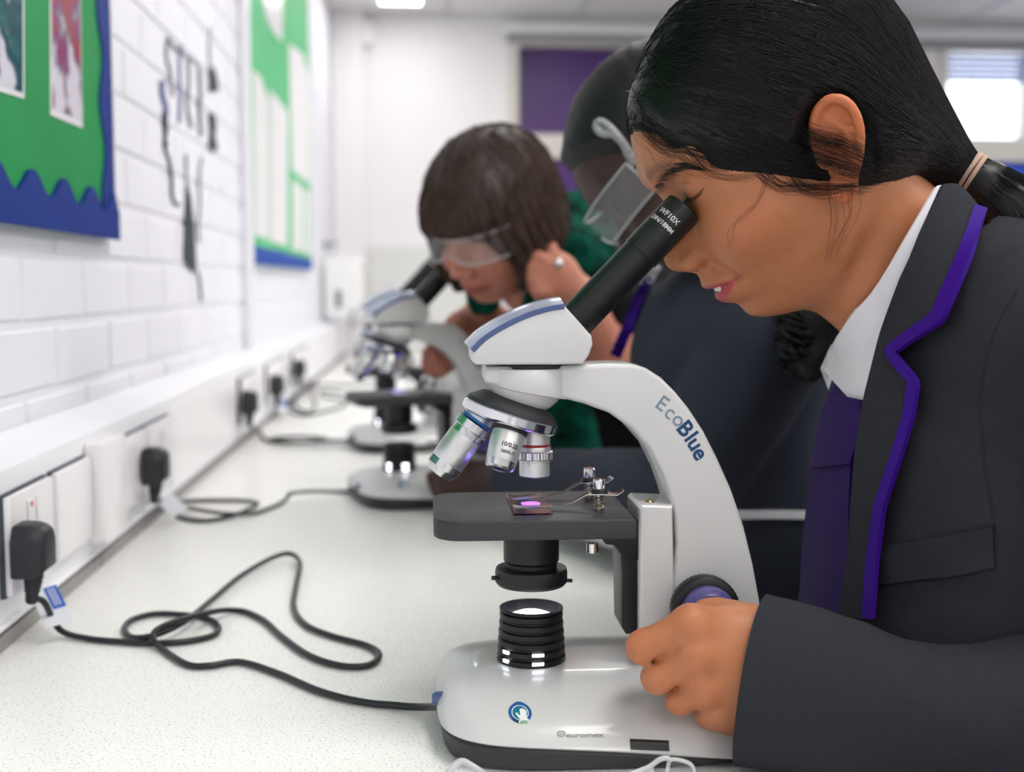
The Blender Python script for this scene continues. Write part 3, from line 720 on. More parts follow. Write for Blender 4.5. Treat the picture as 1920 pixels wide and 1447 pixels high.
# ------------------------------------------------------------------ more microscopes: copies, each turned and lit its own way
def place_copy(u, v, px_ref, rz, label):
    c = copy_tree(mic); c.rotation_euler = (0, 0, rz); c['label'] = label
    t = PZ(u, v, BENCH_Z); r = Matrix.Rotation(rz, 3, 'Z') @ Vector((px_ref[0], px_ref[1], 0))
    c.location = (t[0] - r[0], t[1] - r[1], BENCH_Z); return c
mic2 = place_copy(705, 960, (XA + .012, -.094), math.radians(15), 'white microscope the brown haired woman looks into, a dark hand on its base')
mic3 = place_copy(688, 852, (XA + .012, -.094), math.radians(14), 'white microscope half hidden behind the one the woman uses')

# ------------------------------------------------------------------ power cords with plugs
m_cord = mat('cord_rubber', rgb(34, 38, 42), .35)
m_plug = mat('plug_black', rgb(38, 40, 46), .5)
m_tagw = mat('cord_tag_white', rgb(235, 238, 245), .5); m_tagb = mat('cord_tag_blue', rgb(40, 95, 205), .5)
RC = .0028
def cord(plug_uv, plug_Y, path_px, label, rc=RC, lift=(), scale=1.0, tagpx=None, tagblue=True, ymax=None):
    """plug_uv: pixel of the plug's middle on the trunking; path_px: cable pixels, lying on the bench (third value lifts it)"""
    px = PX(plug_uv[0], plug_uv[1], X_TR + .03); yc = px[1]; zc = px[2]
    r = empty('power_cord', (X_TR + .0125, yc, zc)); o = np.array(r.location)
    w = .0215; hh = .0225
    # plug body: wider at the plate, tapering outwards, five sided like a British plug
    def sec(x, k, kz=1.0): return [(x, a * k, b * k * kz) for a, b in ((-w, -hh), (w, -hh), (w, hh * .45), (w * .62, hh), (-w * .62, hh), (-w, hh * .45))]
    rings = [sec(.0004, .96), sec(.004, 1.0), sec(.016, .98), sec(.024, .88), sec(.029, .70)]
    n = 6; vs = [v for s in rings for v in s]; fs = [tuple(range(n))[::-1], tuple((len(rings) - 1) * n + k for k in range(n))]
    for i in range(len(rings) - 1):
        for k in range(n): fs.append((i * n + k, i * n + (k + 1) % n, (i + 1) * n + (k + 1) % n, (i + 1) * n + k))
    me = pyd('plug', vs, fs); bm = bmesh.new(); bm.from_mesh(me); bmesh.ops.bevel(bm, geom=list(bm.edges), offset=.0022, segments=2, profile=.5, affect='EDGES'); bm.to_mesh(me); bm.free()
    pl = link('plug', autosmooth(me, 40), m_plug, r)
    link('strain_relief', lathe([(.0082, 0), (.0082, -.005), (.0074, -.006), (.0078, -.009), (.0070, -.010), (.0072, -.013), (.0064, -.014), (.0066, -.017), (.0056, -.018), (.0050, -.026), (.0034, -.028)], (.014, 0, -hh + .002), (.12, 0, 1), 20), m_plug, pl)
    pts = [np.array((.0105, 0, -hh - .022)) + o]
    for q in path_px:
        z = BENCH_Z + rc + .0006 + (q[2] if len(q) > 2 else 0.0); t = PZ(q[0], q[1], z)
        t[0] = max(t[0], X_TR + .008 + rc); pts.append(t)
    path = catmull(pts, 8) - o; path[:, 2] = np.maximum(path[:, 2], BENCH_Z + rc + .0004 - o[2])
    link('cable', tube(path, rc, 10), m_cord, r)
    if tagpx:
        a = PZ(*tagpx[0], BENCH_Z + .030) - o; b = PZ(*tagpx[1], BENCH_Z + .012) - o
        d = (b - a) / np.linalg.norm(b - a); s = -np.cross(d, (.3, -.8, .5)); s /= np.linalg.norm(s); w2 = .0105
        nrm = np.cross(s, d); th = .0012
        if nrm @ np.array((.2, -.8, .5)) < 0: nrm = -nrm
        def quad(t0, t1, s0, s1, off):
            top = np.array([[a + (b - a) * t + s * q + nrm * off for q in (s0, s1)] for t in (t0, t1)]); return solid_grid(top, top - nrm * th)
        tg = link('cord_tag', quad(0, 1, -w2, w2 * 1.2, .0072), m_tagw, r)
        if tagblue:
            link('blue_print', quad(.02, .62, w2 * .15, w2 * 1.2, .0078), m_tagb, tg)
            for k in range(3): link('white_print', quad(.08, .56, w2 * (.38 + .22 * k), w2 * (.46 + .22 * k), .0082), m_tagw, tg)
    tag(r, label, 'power cord'); return r
cord((70, 1028), None, [(82, 1128, .034), (112, 1180, .004), (165, 1197), (230, 1203), (290, 1206), (350, 1202), (398, 1191), (410, 1176), (390, 1160), (340, 1152), (288, 1151), (247, 1162), (233, 1180), (250, 1195, .001), (292, 1190, .006), (345, 1166, .007), (400, 1122, .004),
      (452, 1079, .003), (510, 1046, .006), (544, 1038, .006), (562, 1056, .003), (555, 1100), (551, 1138), (572, 1170), (622, 1192), (690, 1211), (711, 1229), (690, 1247), (640, 1248), (582, 1230), (532, 1196), (490, 1160), (440, 1144), (382, 1150, .011), (315, 1170, .012), (287, 1190, .007), (302, 1215), (350, 1245),
      (392, 1248), (450, 1241), (520, 1262), (600, 1296), (680, 1316), (760, 1324), (806, 1325, .006), (838, 1322, .022)],
     'black power cord with blue and white tag, curled in loose loops on the bench', tagpx=((80, 1116), (112, 1182)))
cord((297, 872), None, [(303, 938, .01), (335, 968), (380, 976), (430, 968), (470, 952), (481, 942, .001), (445, 938, .001), (380, 938), (328, 941), (330, 946, .001), (380, 957, .006), (430, 963, .006), (480, 961), (520, 946), (538, 934, .004), (545, 925, .012), (585, 921, .006), (640, 921), (680, 919), (706, 915, .010)],
     'black power cord with a pale tag running flat to the microscope used by the woman', tagpx=((306, 938), (338, 968)), tagblue=False)
cord((472, 754), None, [(478, 806, .004), (498, 824), (540, 830), (590, 826), (612, 823, .003), (580, 819, .004), (530, 820, .004), (508, 824, .005), (560, 829, .006), (610, 826, .001), (650, 826), (672, 826), (690, 828, .006)],
     'black power cord bundled into a tight folded hank on the bench', rc=.0032)
cord((523, 721), None, [(527, 752, .004), (540, 768), (570, 778), (605, 772), (640, 762), (655, 745), (630, 735), (600, 735), (615, 745, .005), (660, 752), (690, 755)],
     'thin black power cord with blue tag curling behind the second microscope', rc=.0028, tagpx=((523, 752), (528, 776)))
cord((564, 690), None, [(567, 715, .004), (585, 738), (592, 758), (580, 772), (560, 768), (552, 752), (562, 735, .006), (600, 722), (650, 722), (705, 717)],
     'black power cord plugged in closest to the wall dispenser', rc=.0028)

# ------------------------------------------------------------------ notice boards
m_green = mat('green_backing', rgb(20, 142, 74), .6, spec=.25, noise=.06, nscale=8, bump=.3, bscale=12)
m_green2 = mat('pale_green_backing', rgb(100, 198, 136), .6, spec=.25, noise=.05, nscale=8, bump=.3, bscale=10)
m_navy = mat('navy_border', rgb(6, 46, 130), .6, spec=.2, noise=.04, nscale=20)
m_navy2 = mat('blue_border', rgb(36, 78, 168), .6, spec=.2)
m_paper = mat('white_paper', rgb(236, 234, 236), .3)
m_lam = mat('laminate', rgb(245, 245, 248), .08)
def photo_glare_mat(name, cols, scale):
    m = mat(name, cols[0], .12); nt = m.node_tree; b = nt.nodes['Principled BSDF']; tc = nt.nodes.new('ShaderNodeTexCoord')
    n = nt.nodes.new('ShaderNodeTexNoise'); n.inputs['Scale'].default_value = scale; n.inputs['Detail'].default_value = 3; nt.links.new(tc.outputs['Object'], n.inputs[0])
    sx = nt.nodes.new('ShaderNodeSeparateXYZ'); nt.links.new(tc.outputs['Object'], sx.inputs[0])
    ad = nt.nodes.new('ShaderNodeMath'); ad.operation = 'MULTIPLY_ADD'; ad.inputs[1].default_value = -2.6; nt.links.new(sx.outputs[2], ad.inputs[0]); nt.links.new(n.outputs[0], ad.inputs[2])  # whitens towards the bottom: laminate glare put into the print colours
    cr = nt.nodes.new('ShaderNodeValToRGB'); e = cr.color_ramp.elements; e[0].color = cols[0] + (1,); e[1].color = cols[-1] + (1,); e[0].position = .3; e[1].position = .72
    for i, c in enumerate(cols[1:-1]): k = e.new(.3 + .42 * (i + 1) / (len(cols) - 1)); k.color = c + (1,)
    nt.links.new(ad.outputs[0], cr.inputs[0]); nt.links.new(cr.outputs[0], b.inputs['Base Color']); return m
m_ph1 = photo_glare_mat('photo_teal_glare', [rgb(190, 96, 50), rgb(45, 110, 112), rgb(30, 84, 92), rgb(60, 90, 110), rgb(225, 225, 235)], 22)
m_ph2 = photo_glare_mat('photo_red_glare', [rgb(110, 70, 60), rgb(176, 92, 84), rgb(150, 80, 130), rgb(150, 140, 150), rgb(230, 225, 235)], 24)
XB1 = X_WALL + .002
def yzpoly(pts, X0, X1, name): return prism([(y, z) for y, z in pts], X0, X1, 0, plane='yz', name=name)
def bz(u, v, X): return PX(u, v, X)[1:]
b1 = empty('notice_board', (XB1, 1.2, 1.45)); o1 = np.array((XB1, 1.2, 1.45))
yr = bz(208, 200, X_WALL + .016)[0]; zb0 = bz(208, 447, X_WALL + .02)[1]; ztop = 2.1
def loc1(pts): return [(y - o1[1], z - o1[2]) for y, z in pts]
link('green_backing', yzpoly(loc1([(.55, zb0 + .01), (yr - .01, zb0 + .01), (yr - .01, ztop), (.55, ztop)]), .0, .012, 'green_backing'), m_green, b1)
def scallop_bottom():
    pts = [(.55, zb0), (yr + .02, zb0), (yr + .02, zb0 + .035)]
    for y in np.arange(yr, .55, -.008): pts.append((y, zb0 + .047 + .0125 * math.cos((y - 1.278) / .1085 * 2 * math.pi)))
    return pts + [(.55, zb0 + .047)]
link('scalloped_border', yzpoly(loc1(scallop_bottom()), .0121, .0165, 'scalloped_border'), m_navy, b1)
def scallop_side():
    pts = [(yr + .006, zb0 + .03), (yr + .006, ztop)]
    for z in np.arange(ztop, zb0 + .03, -.008): pts.append((yr - .042 + .010 * math.cos(z / .115 * 2 * math.pi), z))
    return pts
link('scalloped_border', yzpoly(loc1(scallop_side()), .0121, .0145, 'scalloped_border'), m_navy, b1)
rope = np.array([(.0150 + .0008 * math.cos(t * 9), yr + .0065 - 1.2 + .0012 * math.sin(t * 9), zb0 + .04 - 1.45 + t * .008) for t in np.linspace(0, 95, 900)])
link('white_rope_edging', tube(rope, .0011, 5), m_paper, b1)
tag(b1, 'green notice board with navy scalloped border and glossy pictures', 'notice board')
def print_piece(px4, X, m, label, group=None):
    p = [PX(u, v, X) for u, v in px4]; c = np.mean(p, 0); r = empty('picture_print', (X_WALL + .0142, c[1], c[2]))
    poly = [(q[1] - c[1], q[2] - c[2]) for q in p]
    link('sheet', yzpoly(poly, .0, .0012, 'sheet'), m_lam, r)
    k = .93; link('image_with_glare', yzpoly([(a * k, b * k) for a, b in poly], .0012, .0016, 'image_with_glare'), m, r); tag(r, label, 'picture')
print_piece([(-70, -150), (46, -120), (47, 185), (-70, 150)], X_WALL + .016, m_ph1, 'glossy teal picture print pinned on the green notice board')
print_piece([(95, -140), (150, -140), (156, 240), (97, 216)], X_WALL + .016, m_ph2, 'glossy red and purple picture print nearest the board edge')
# second board
XB2 = X_WALL + .002
b2 = empty('notice_board', (XB2, 3.4, 1.5)); o2 = np.array((XB2, 3.4, 1.5)); Xp = X_WALL + .014
def loc2(px): return [(PX(u, v, Xp)[1] - 3.4, PX(u, v, Xp)[2] - 1.5) for u, v in px]
link('green_backing', yzpoly(loc2([(470, 488), (584, 502), (577, -40), (466, -40)]), 0, .012, 'green_backing'), m_green2, b2)
link('blue_border', yzpoly(loc2([(470, 494), (584, 506), (584, 486), (545, 478), (520, 470), (495, 466), (470, 458)]), .0121, .016, 'blue_border'), m_navy2, b2)
def sheets(px, label):
    p = loc2(px); c = np.mean(p, 0); r = link('paper_sheet', yzpoly([(a - c[0], b - c[1]) for a, b in p], 0, .0015, 'paper_sheet'), m_paper)
    r.location = (XB2 + .0122, 3.4 + c[0], 1.5 + c[1]); tag(r, label, 'paper')
sheets([(477, 440), (504, 450), (503, 190), (488, 145), (474, 130)], 'tall white paper sheet on the pale green board, edge away from the end wall')
sheets([(507, 452), (538, 462), (539, 210), (520, 185), (506, 168)], 'white paper sheet in the middle of the pale green board')
sheets([(486, -30), (530, -30), (528, 78), (512, 60), (500, 38)], 'white paper cloud high up on the pale green board')
sheets([(547, 318), (580, 345), (578, 140), (566, 100), (541, 82)], 'white paper sheet next to the end of the pale green board')
sheets([(548, 468), (566, 472), (565, 350), (548, 335)], 'small pale sheet low on the pale green board, wider one')
sheets([(569, 474), (580, 478), (579, 360), (568, 352)], 'small pale sheet low on the pale green board, narrow one')
tag(b2, 'pale green notice board with white sheets and blue lower border', 'notice board')
# wall conduit beside the second board
cd = link('wall_conduit', box((X_WALL + .0006, PX(455, 300, X_WALL)[1] - .035, BENCH_Z + .17), (X_WALL + .020, PX(455, 300, X_WALL)[1] + .02, Z_CEIL - .01), .003), m_trunk)
tag(cd, 'white vertical conduit on the wall before the pale green board', 'conduit')
# vinyl wall graphic
m_vin = mat('wall_vinyl_dark', rgb(44, 54, 66), .6); m_ving = mat('wall_vinyl_grey', rgb(120, 122, 138), .6); m_vinb = mat('wall_vinyl_blue', rgb(92, 104, 158), .6)
XD = X_WALL + .0012
wg = empty('wall_graphic', (XD, 2.1, 1.3)); tag(wg, 'dark vinyl graphic stuck on the white brick wall between the boards', 'wall graphic')
def vin(px, m):
    p = [PX(u, v, XD) for u, v in px]; link('vinyl_shape', yzpoly([(q[1] - 2.1, q[2] - 1.3) for q in p], 0, .0006, 'vinyl_shape'), m, wg)
def vline(px, w, m):
    c = resample(px, 24); T = np.gradient(c, axis=0); T /= np.linalg.norm(T, axis=1)[:, None]; N = np.stack([-T[:, 1], T[:, 0]], 1) * w
    p = [PX(u, v, XD) for u, v in np.concatenate([c + N, (c - N)[::-1]])]; link('vinyl_shape', yzpoly([(q[1] - 2.1, q[2] - 1.3) for q in p], 0, .0006, 'vinyl_shape'), m, wg)
vin([(391, 170), (394, 125), (398, 122), (405, 138), (409, 160), (408, 172), (398, 172)], m_vin)
vin([(390, 212), (403, 214), (406, 235), (403, 255), (408, 275), (404, 286), (390, 276), (394, 250)], m_vin)
vin([(347, 290), (350, 288), (351, 340), (358, 370), (365, 430), (368, 500), (362, 512), (343, 485), (346, 400), (349, 340)], m_vin)
vline([(394, 50), (393, 90), (394, 122)], 1.0, m_ving)
vline([(315, 70), (312, 100), (320, 140), (324, 180)], 2.0, m_ving); vline([(315, 70), (325, 88), (335, 95), (340, 105)], 2.5, m_ving)
vline([(337, 85), (337, 130), (338, 190), (336, 230)], 2.2, m_vinb); vline([(352, 108), (355, 150), (352, 200), (360, 240)], 2.5, m_ving)
vline([(374, 130), (376, 175), (375, 210), (377, 255)], 3.2, m_ving); vline([(338, 92), (352, 108), (366, 118), (374, 132)], 1.6, m_ving)
vline([(304, 150), (306, 180), (312, 205), (309, 225)], 4.0, m_vinb); vline([(306, 210), (313, 240), (308, 270), (317, 300), (322, 330), (322, 360), (328, 382), (338, 384)], 2.6, m_vin)
vline([(312, 215), (308, 245), (314, 275)], 1.8, m_vin)
vline([(378, 295), (374, 330), (375, 380), (372, 420), (373, 455)], 1.6, m_ving); vline([(368, 505), (374, 525), (377, 565)], 1.8, m_vin)

# ------------------------------------------------------------------ far end of the bench: dispenser, tap
m_steel = mat('tap_steel', rgb(205, 208, 215), .15, 1.0)
m_disp = mat('dispenser_white', rgb(238, 238, 238), .35); m_dispg = mat('dispenser_grey', rgb(120, 125, 132), .4)
dY = 4.75
dl = PX(604, 540, X_WALL + .002)[1]
ds = empty('towel_dispenser', (X_WALL + .004, dl + .1, 1.22))
link('cabinet', box((0, -.10, -.145), (.16, .16, .10), .02, 4), m_disp, ds); link('window', box((.05, -.1012, -.10), (.075, -.0995, -.03)), m_dispg, ds); link('lock', lathe([(.01, 0), (.01, .004)], (.12, -.1, -.12), (0, -1, 0), 16), m_dispg, ds)
tag(ds, 'white wall dispenser hanging above the far end of the bench', 'dispenser')
hk = link('wall_hook', merge([box((.0, -.012, -.02), (.012, .012, .02), .003), lathe([(.005, 0), (.005, .03), (.008, .032), (.008, .04)], (.012, 0, .0), (1, 0, .2), 14)]), m_dispg)
hk.location = (X_WALL + .001, dl + .15, 1.21 + .165); tag(hk, 'small grey hook on the wall over the white dispenser', 'hook')
tp = empty('tap', (-.17, 4.75, BENCH_Z)); pth = catmull([(0, 0, .001), (0, 0, .12), (0, 0, .24), (.02, -.01, .285), (.05, -.02, .30), (.085, -.03, .285), (.10, -.035, .24), (.10, -.035, .215)], 6)
link('spout', tube(pth, .011, 14), m_steel, tp); link('tap_base', lathe([(.026, .0005), (.026, .012), (.016, .02), (.013, .03)], (0, 0, 0), (0, 0, 1), 28), m_steel, tp); link('tap_lever', tube([(0, 0, .10), (-.02, -.03, .112), (-.05, -.06, .118)], [.007, .006, .005], 10), m_steel, tp)
tag(tp, 'chrome swan neck tap at the far end of the bench', 'tap')
sp = link('splashback', box((xb(690), Y_BACK - .014, BENCH_Z + .001), (xb(950), Y_BACK - .001, zb(462)), .002, 1), mat('splash_grey', rgb(222, 223, 220), .3)); tag(sp, 'pale grey splashback panel on the end wall', 'splashback')
sn = link('wall_sensor', box((xb(684) + .002, Y_BACK - .05, zb(90)), (xb(702), Y_BACK - .001, zb(45)), .006, 2), m_disp); tag(sn, 'small white sensor box high in the wall corner', 'sensor')

# ------------------------------------------------------------------ clear safety glasses lying in front of the microscope
m_clear = mat('clear_plastic', rgb(225, 228, 236), .06, alpha=.085, spec=.9); m_rim = mat('clear_rim', rgb(225, 228, 230), .12, trans=.35, ior=1.45)
gl = empty('safety_glasses', (.10, .715, BENCH_Z)); og = np.array(gl.location)
def g3(u, v, Y): return P(u, v, Y) - og
temp1 = catmull([g3(838, 1452, .70), g3(852, 1436, .70), g3(866, 1427, .705), g3(882, 1434, .705), g3(905, 1450, .70), g3(925, 1470, .69)], 6); temp1[:, 2] = np.maximum(temp1[:, 2], .003)
link('temple_arm', tube(temp1, .0022, 8), m_rim, gl)
temp2 = catmull([g3(1150, 1466, .69), g3(1188, 1449, .695), g3(1216, 1438, .70), g3(1236, 1424, .70), g3(1250, 1421, .70), g3(1258, 1426, .70)], 6)
link('temple_arm', tube(temp2, .0017, 8), m_rim, gl)
lp = catmull([g3(1258, 1424, .70), g3(1280, 1426, .70), g3(1296, 1434, .70), g3(1302, 1450, .70), g3(1300, 1475, .69), g3(1270, 1490, .69), g3(1250, 1470, .69), g3(1252, 1440, .70)], 6, True)
link('lens_rim', tube(lp, .0013, 8, close=True), m_rim, gl)
cN = lp.mean(0); vs = [cN + np.array((0, -.004, 0))] + list(lp); n_ = len(lp); link('lens', pyd('lens', vs, [(0, 1 + k, 1 + (k + 1) % n_) for k in range(n_)]), m_clear, gl)
lp2 = lp * np.array((-1, 1, 1)) + np.array((2 * lp[:, 0].mean() - .085, .012, 0)); lp2[:, 2] = np.maximum(lp2[:, 2] - .012, .003); lp2[:, 1] -= .022; link('lens_rim', tube(lp2, .0013, 8, close=True), m_rim, gl)
c2_ = lp2.mean(0); link('lens', pyd('lens', [c2_ + np.array((0, -.004, 0))] + list(lp2), [(0, 1 + k, 1 + (k + 1) % n_) for k in range(n_)]), m_clear, gl)
bar = catmull([temp1[-1], (temp1[-1] * .7 + lp2[len(lp2) // 2] * .3), lp2[np.argmin(lp2[:, 0])], lp2[np.argmax(lp2[:, 0])], temp2[0]], 6); bar[:, 2] = np.maximum(bar[:, 2], .003)
link('brow_bar', tube(bar, .0018, 8), m_rim, gl)
link('hinge', box(tuple(g3(1216, 1446, .702) - .003), tuple(g3(1216, 1446, .702) + .003), .001, 1), m_rim, gl)
tag(gl, 'clear plastic safety glasses lying in front of the microscope base', 'safety glasses')
# ------------------------------------------------------------------ people: shared head shape
def tab(z, pts):
    pts = sorted(pts); return np.interp(z, [a for a, b in pts], [b for a, b in pts]).astype(np.float32)
_pf = [(.095, .0745), (.0818, .0854), (.0703, .0919), (.055, .0966), (.0412, .0978), (.034, .0955), (.027, .0928), (.018, .0945), (.008, .0995), (-.004, .1075), (-.011, .1130), (-.0154, .1152), (-.0207, .1158), (-.025, .1142), (-.0279, .1112), (-.032, .1050), (-.0367, .0992),
       (-.0415, .0984), (-.0454, .1000), (-.049, .1000), (-.0520, .0955), (-.0535, .0905), (-.0550, .0910), (-.0570, .0950), (-.0610, .0955), (-.0656, .0918), (-.0701, .0840), (-.0740, .0820), (-.0790, .0815), (-.0840, .0795), (-.0894, .0735), (-.0937, .0640), (-.1, .045)]
_zz = np.linspace(-.1, .095, 500); _pp = np.interp(_zz, *zip(*sorted(_pf))); _ker = np.exp(-np.linspace(-2, 2, 9) ** 2); _ker /= _ker.sum()
_pp = np.convolve(np.pad(_pp, 4, 'edge'), _ker, 'valid')
PB_T = [(.095, .0735), (.0818, .0848), (.0703, .0912), (.055, .0955), (.0412, .0957), (.027, .0900), (.01, .0880), (-.01, .0885), (-.03, .0890), (-.045, .0880), (-.06, .0835), (-.075, .0765), (-.0894, .0675), (-.0937, .060), (-.1, .045)]
W_T = [(.095, .04), (.06, .035), (.041, .022), (.030, .011), (.01, .0095), (-.004, .0108), (-.0154, .0130), (-.0225, .0150), (-.03, .0142), (-.0367, .0125), (-.0454, .019), (-.0535, .0205), (-.0656, .019), (-.075, .017), (-.0894, .018)]
HW_T = [(.1, .045), (.08, .058), (.06, .0648), (.04, .0660), (.02, .0665), (0, .0670), (-.02, .0650), (-.04, .0605), (-.06, .0535), (-.08, .0430), (-.095, .031)]
JB_T = [(.09, -.088), (.0668, -.0945), (.05, -.0985), (.03, -.0960), (.01, -.080), (-.02, -.055), (-.05, -.045)]
def face_f(q, cheek=.0, feat=1.0):
    x, y, z = q[:, 0], q[:, 1], q[:, 2]; ay = np.abs(y)
    full = np.interp(z, _zz, _pp).astype(np.float32); pb = tab(z, PB_T); w = tab(z, W_T); hw = tab(z, HW_T)
    xc = np.float32(.012)
    n = 2.25
    front = pb - xc
    lat = np.exp(-(ay / w) ** 2.6 * .9)
    dx = (full - pb) * lat * feat
    xr = x - xc - dx * np.clip((x - xc) / .05, 0, 1)
    den = np.where(xr > 0, np.maximum(front, .01), .055)
    rho = ((np.abs(xr) / den) ** n + (ay / hw) ** n + 1e-9) ** (1 / n)
    r = np.sqrt(xr * xr + y * y)
    f = r - r / rho
    f = np.where(r < .004, -.03, f)
    f = smax(f * .88, (tab(x, JB_T) - z) * .85, .010); f = smax(f, z - .092, .02)
    return f
def head_f(q, ears=True, detail=True, cheek=.004, neck=None):
    """head facing +x, ears on the y axis, in metres"""
    f = face_f(q)
    cr = ell(q, (-.004, 0, .047), (.0935, .0705, .080)); f = smin(f, cr, .014)
    f = smin(f, ell(q, (-.035, 0, -.012), (.052, .053, .05)), .02)          # nape
    m = np.array((1, -1, 1), np.float32); s = q.copy(); s[:, 1] = np.abs(s[:, 1])
    f = smin(f, ell(s, (.055, .037, -.018), (.030, .022 + cheek, .026)), .018)   # cheek
    f = smin(f, cap(s, (.087, .012, .040), (.070, .046, .040), .007, .006), .016)  # brow
    if detail:
        f = smax(f, -ell(s, (.0985, .0315, .0215), (.0150, .0165, .0105)), .009)   # eye socket
        f = smin(f, sph(s, (.0735, .0310, .0205), .0128), .0035)                   # lid over the eyeball
        f = smax(f, -cap(s, (.0868, .0225, .0285), (.0800, .0430, .0255), .0006), .0022)  # lid crease
        f = smin(f, ell(s, (.1000, .0122, -.0255), (.0105, .0056, .0075)), .005)   # wing of the nose
        f = smax(f, -cap(s, (.0945, .0185, -.0255), (.0905, .0190, -.0335), .0010), .004)
        f = smax(f, -ell(s, (.1035, .0068, -.0325), (.0068, .0032, .0036)), .002)  # nostril
        f = smax(f, -cap(s, (.0900, .0150, -.0330), (.0810, .0265, -.0490), .0008), .008)  # smile fold
        f = smax(f, -cap(s, (.0960, .0000, -.0533), (.0800, .0235, -.0515), .0009, .0006), .0022)  # mouth line
        f = smax(f, -sph(s, (.0785, .0255, -.0512), .0022), .004)
    if ears:
        # ear: plate, rim, bowl, lobe.  local ear frame: a = backwards, b = up, c = outwards
        ca, sa = math.cos(math.radians(24)), math.sin(math.radians(24)); t = math.radians(14)
        d = s - np.array((.003, .0690, -.0025), np.float32)
        a = -d[:, 0] * ca + d[:, 1] * sa; c = d[:, 0] * sa + d[:, 1] * ca; b = d[:, 2]
        a, b = a * math.cos(t) - b * math.sin(t), a * math.sin(t) + b * math.cos(t)
        e = np.stack([a, c, b], 1)
        ring = [(.000, .0035, .004), (.001, .0045, .018), (.006, .005, .029), (.015, .006, .0345), (.0245, .007, .031), (.0295, .008, .020), (.0290, .008, .006), (.0245, .007, -.008), (.0185, .006, -.019)]
        rg = catmull(ring, 4); g = chain(e, rg, list(np.interp(np.linspace(0, 1, len(rg)), [0, .15, .4, .7, 1], [.0024, .0030, .0034, .0033, .0030])), .0006)
        pl = ell(e, (.0140, .002, .008), (.0165, .0036, .0270)); g = smin(g, pl, .004)
        g = smin(g, chain(e, [(.011, .0055, -.010), (.0205, .006, -.002), (.0215, .0055, .012), (.013, .0045, .022)], [.002, .0028, .0028, .002], .003), .003)   # inner fold
        g = smax(g, -ell(e, (.0100, .0065, -.001), (.0082, .0056, .0100)), .003)
        g = smin(g, ell(e, (.0105, .0050, -.0250), (.0098, .0052, .0098)), .006)   # lobe
        g = smin(g, ell(e, (.0015, .0040, -.002), (.0036, .0036, .0060)), .003)    # tragus
        f = smin(f, g, .003)
    return f
class Head:
    def __init__(s, O, fwd, roll=0.0, scale=1.0, **kw):
        f = np.array(fwd, float); f /= np.linalg.norm(f); up = np.array((0, 0, 1.0)); l = np.cross(up, f); l /= np.linalg.norm(l); u = np.cross(f, l)
        if roll: l, u = l * math.cos(roll) + u * math.sin(roll), u * math.cos(roll) - l * math.sin(roll)
        s.R = np.stack([f, l, u], 1).astype(np.float32); s.O = np.array(O, np.float32); s.k = scale; s.kw = kw
    def loc(s, p): return ((p - s.O) @ s.R) / np.float32(s.k)
    def wor(s, q): return (np.asarray(q, np.float32) * s.k) @ s.R.T + s.O
    def f(s, p): return head_f(s.loc(p).astype(np.float32), **s.kw) * s.k
def near_only(p, c, r, fn, far_pad=0.0):
    """evaluate fn only for points near c, elsewhere a plain distance bound"""
    d = np.linalg.norm(p - np.asarray(c, p.dtype), axis=1) - r; out = d + .012; m = d < 0.0
    if m.any(): out[m] = np.minimum(fn(p[m]), 1e3)
    return out
def n3(p, sc, seed=0):
    """cheap smooth noise from sines"""
    r = np.random.default_rng(seed); out = np.zeros(len(p), np.float32)
    for i in range(5):
        k = r.normal(size=3) * sc * (1 + .5 * i); out += np.sin(p @ k.astype(np.float32) + r.uniform(0, 6.28)).astype(np.float32) / (1 + .5 * i)
    return out / 3

m_skin = mat('skin_light_brown', rgb(190, 128, 92), .48, vcol='Col', noise=.04, nscale=140, bump=.10, bscale=900, sss=.12)
m_hair = mat('hair_black', rgb(15, 13, 15), .42, spec=.4, noise=.2, nscale=60)
m_blazer = mat('blazer_charcoal', rgb(46, 48, 54), .85, noise=.16, nscale=900, bump=.35, bscale=1400, spec=.2)
m_trim = mat('purple_braid', rgb(54, 10, 130), .6, spec=.2, noise=.1, nscale=600, bump=.3, bscale=1200)
m_shirt = mat('white_shirt', rgb(232, 232, 238), .7, bump=.1, bscale=900)
m_tie = mat('purple_tie', rgb(38, 10, 84), .6, bump=.25, bscale=900, noise=.1, nscale=500, spec=.15)
m_band = mat('hair_band', rgb(178, 150, 132), .6, bump=.3, bscale=700)
m_lash = mat('lashes', rgb(10, 8, 8), .5)
m_tooth = mat('teeth', rgb(235, 228, 218), .25)
m_trou = mat('school_trousers', rgb(38, 39, 46), .85); m_shoe = mat('shoe_black', rgb(20, 20, 22), .4)

# ------------------------------------------------------------------ the girl at the front microscope
MIDY = .868
OE = P(1538, 283, .800); OE[1] = MIDY
pit = math.radians(30)
G = Head(OE, (-math.cos(pit), 0, -math.sin(pit)))
HEADC = G.wor((0, 0, .02))
# arm and hand joints
SH = np.array((.435, .735, 1.168)); EL = np.array(P(2230, 1335, .655))
WR = P(1432, 1262, .737)
def hp(u, v, Y): return P(u, v, Y)
IDX = [hp(1400, 1190, .742), hp(1296, 1172, .728), hp(1206, 1213, .735), hp(1212, 1206, .760), hp(1246, 1190, .771)]
MID = [hp(1400, 1225, .738), hp(1305, 1226, .724), hp(1233, 1270, .731), hp(1236, 1262, .756), hp(1262, 1244, .768)]
RNG_ = [hp(1400, 1268, .738), hp(1318, 1284, .727), hp(1276, 1312, .735), hp(1282, 1302, .757), hp(1304, 1288, .766)]
PNK = [hp(1405, 1310, .741), hp(1345, 1328, .735), hp(1328, 1338, .745), hp(1334, 1324, .760), hp(1350, 1314, .764)]
THB = [hp(1410, 1195, .757), hp(1372, 1162, .766), hp(1345, 1150, .772), hp(1322, 1146, .7745)]
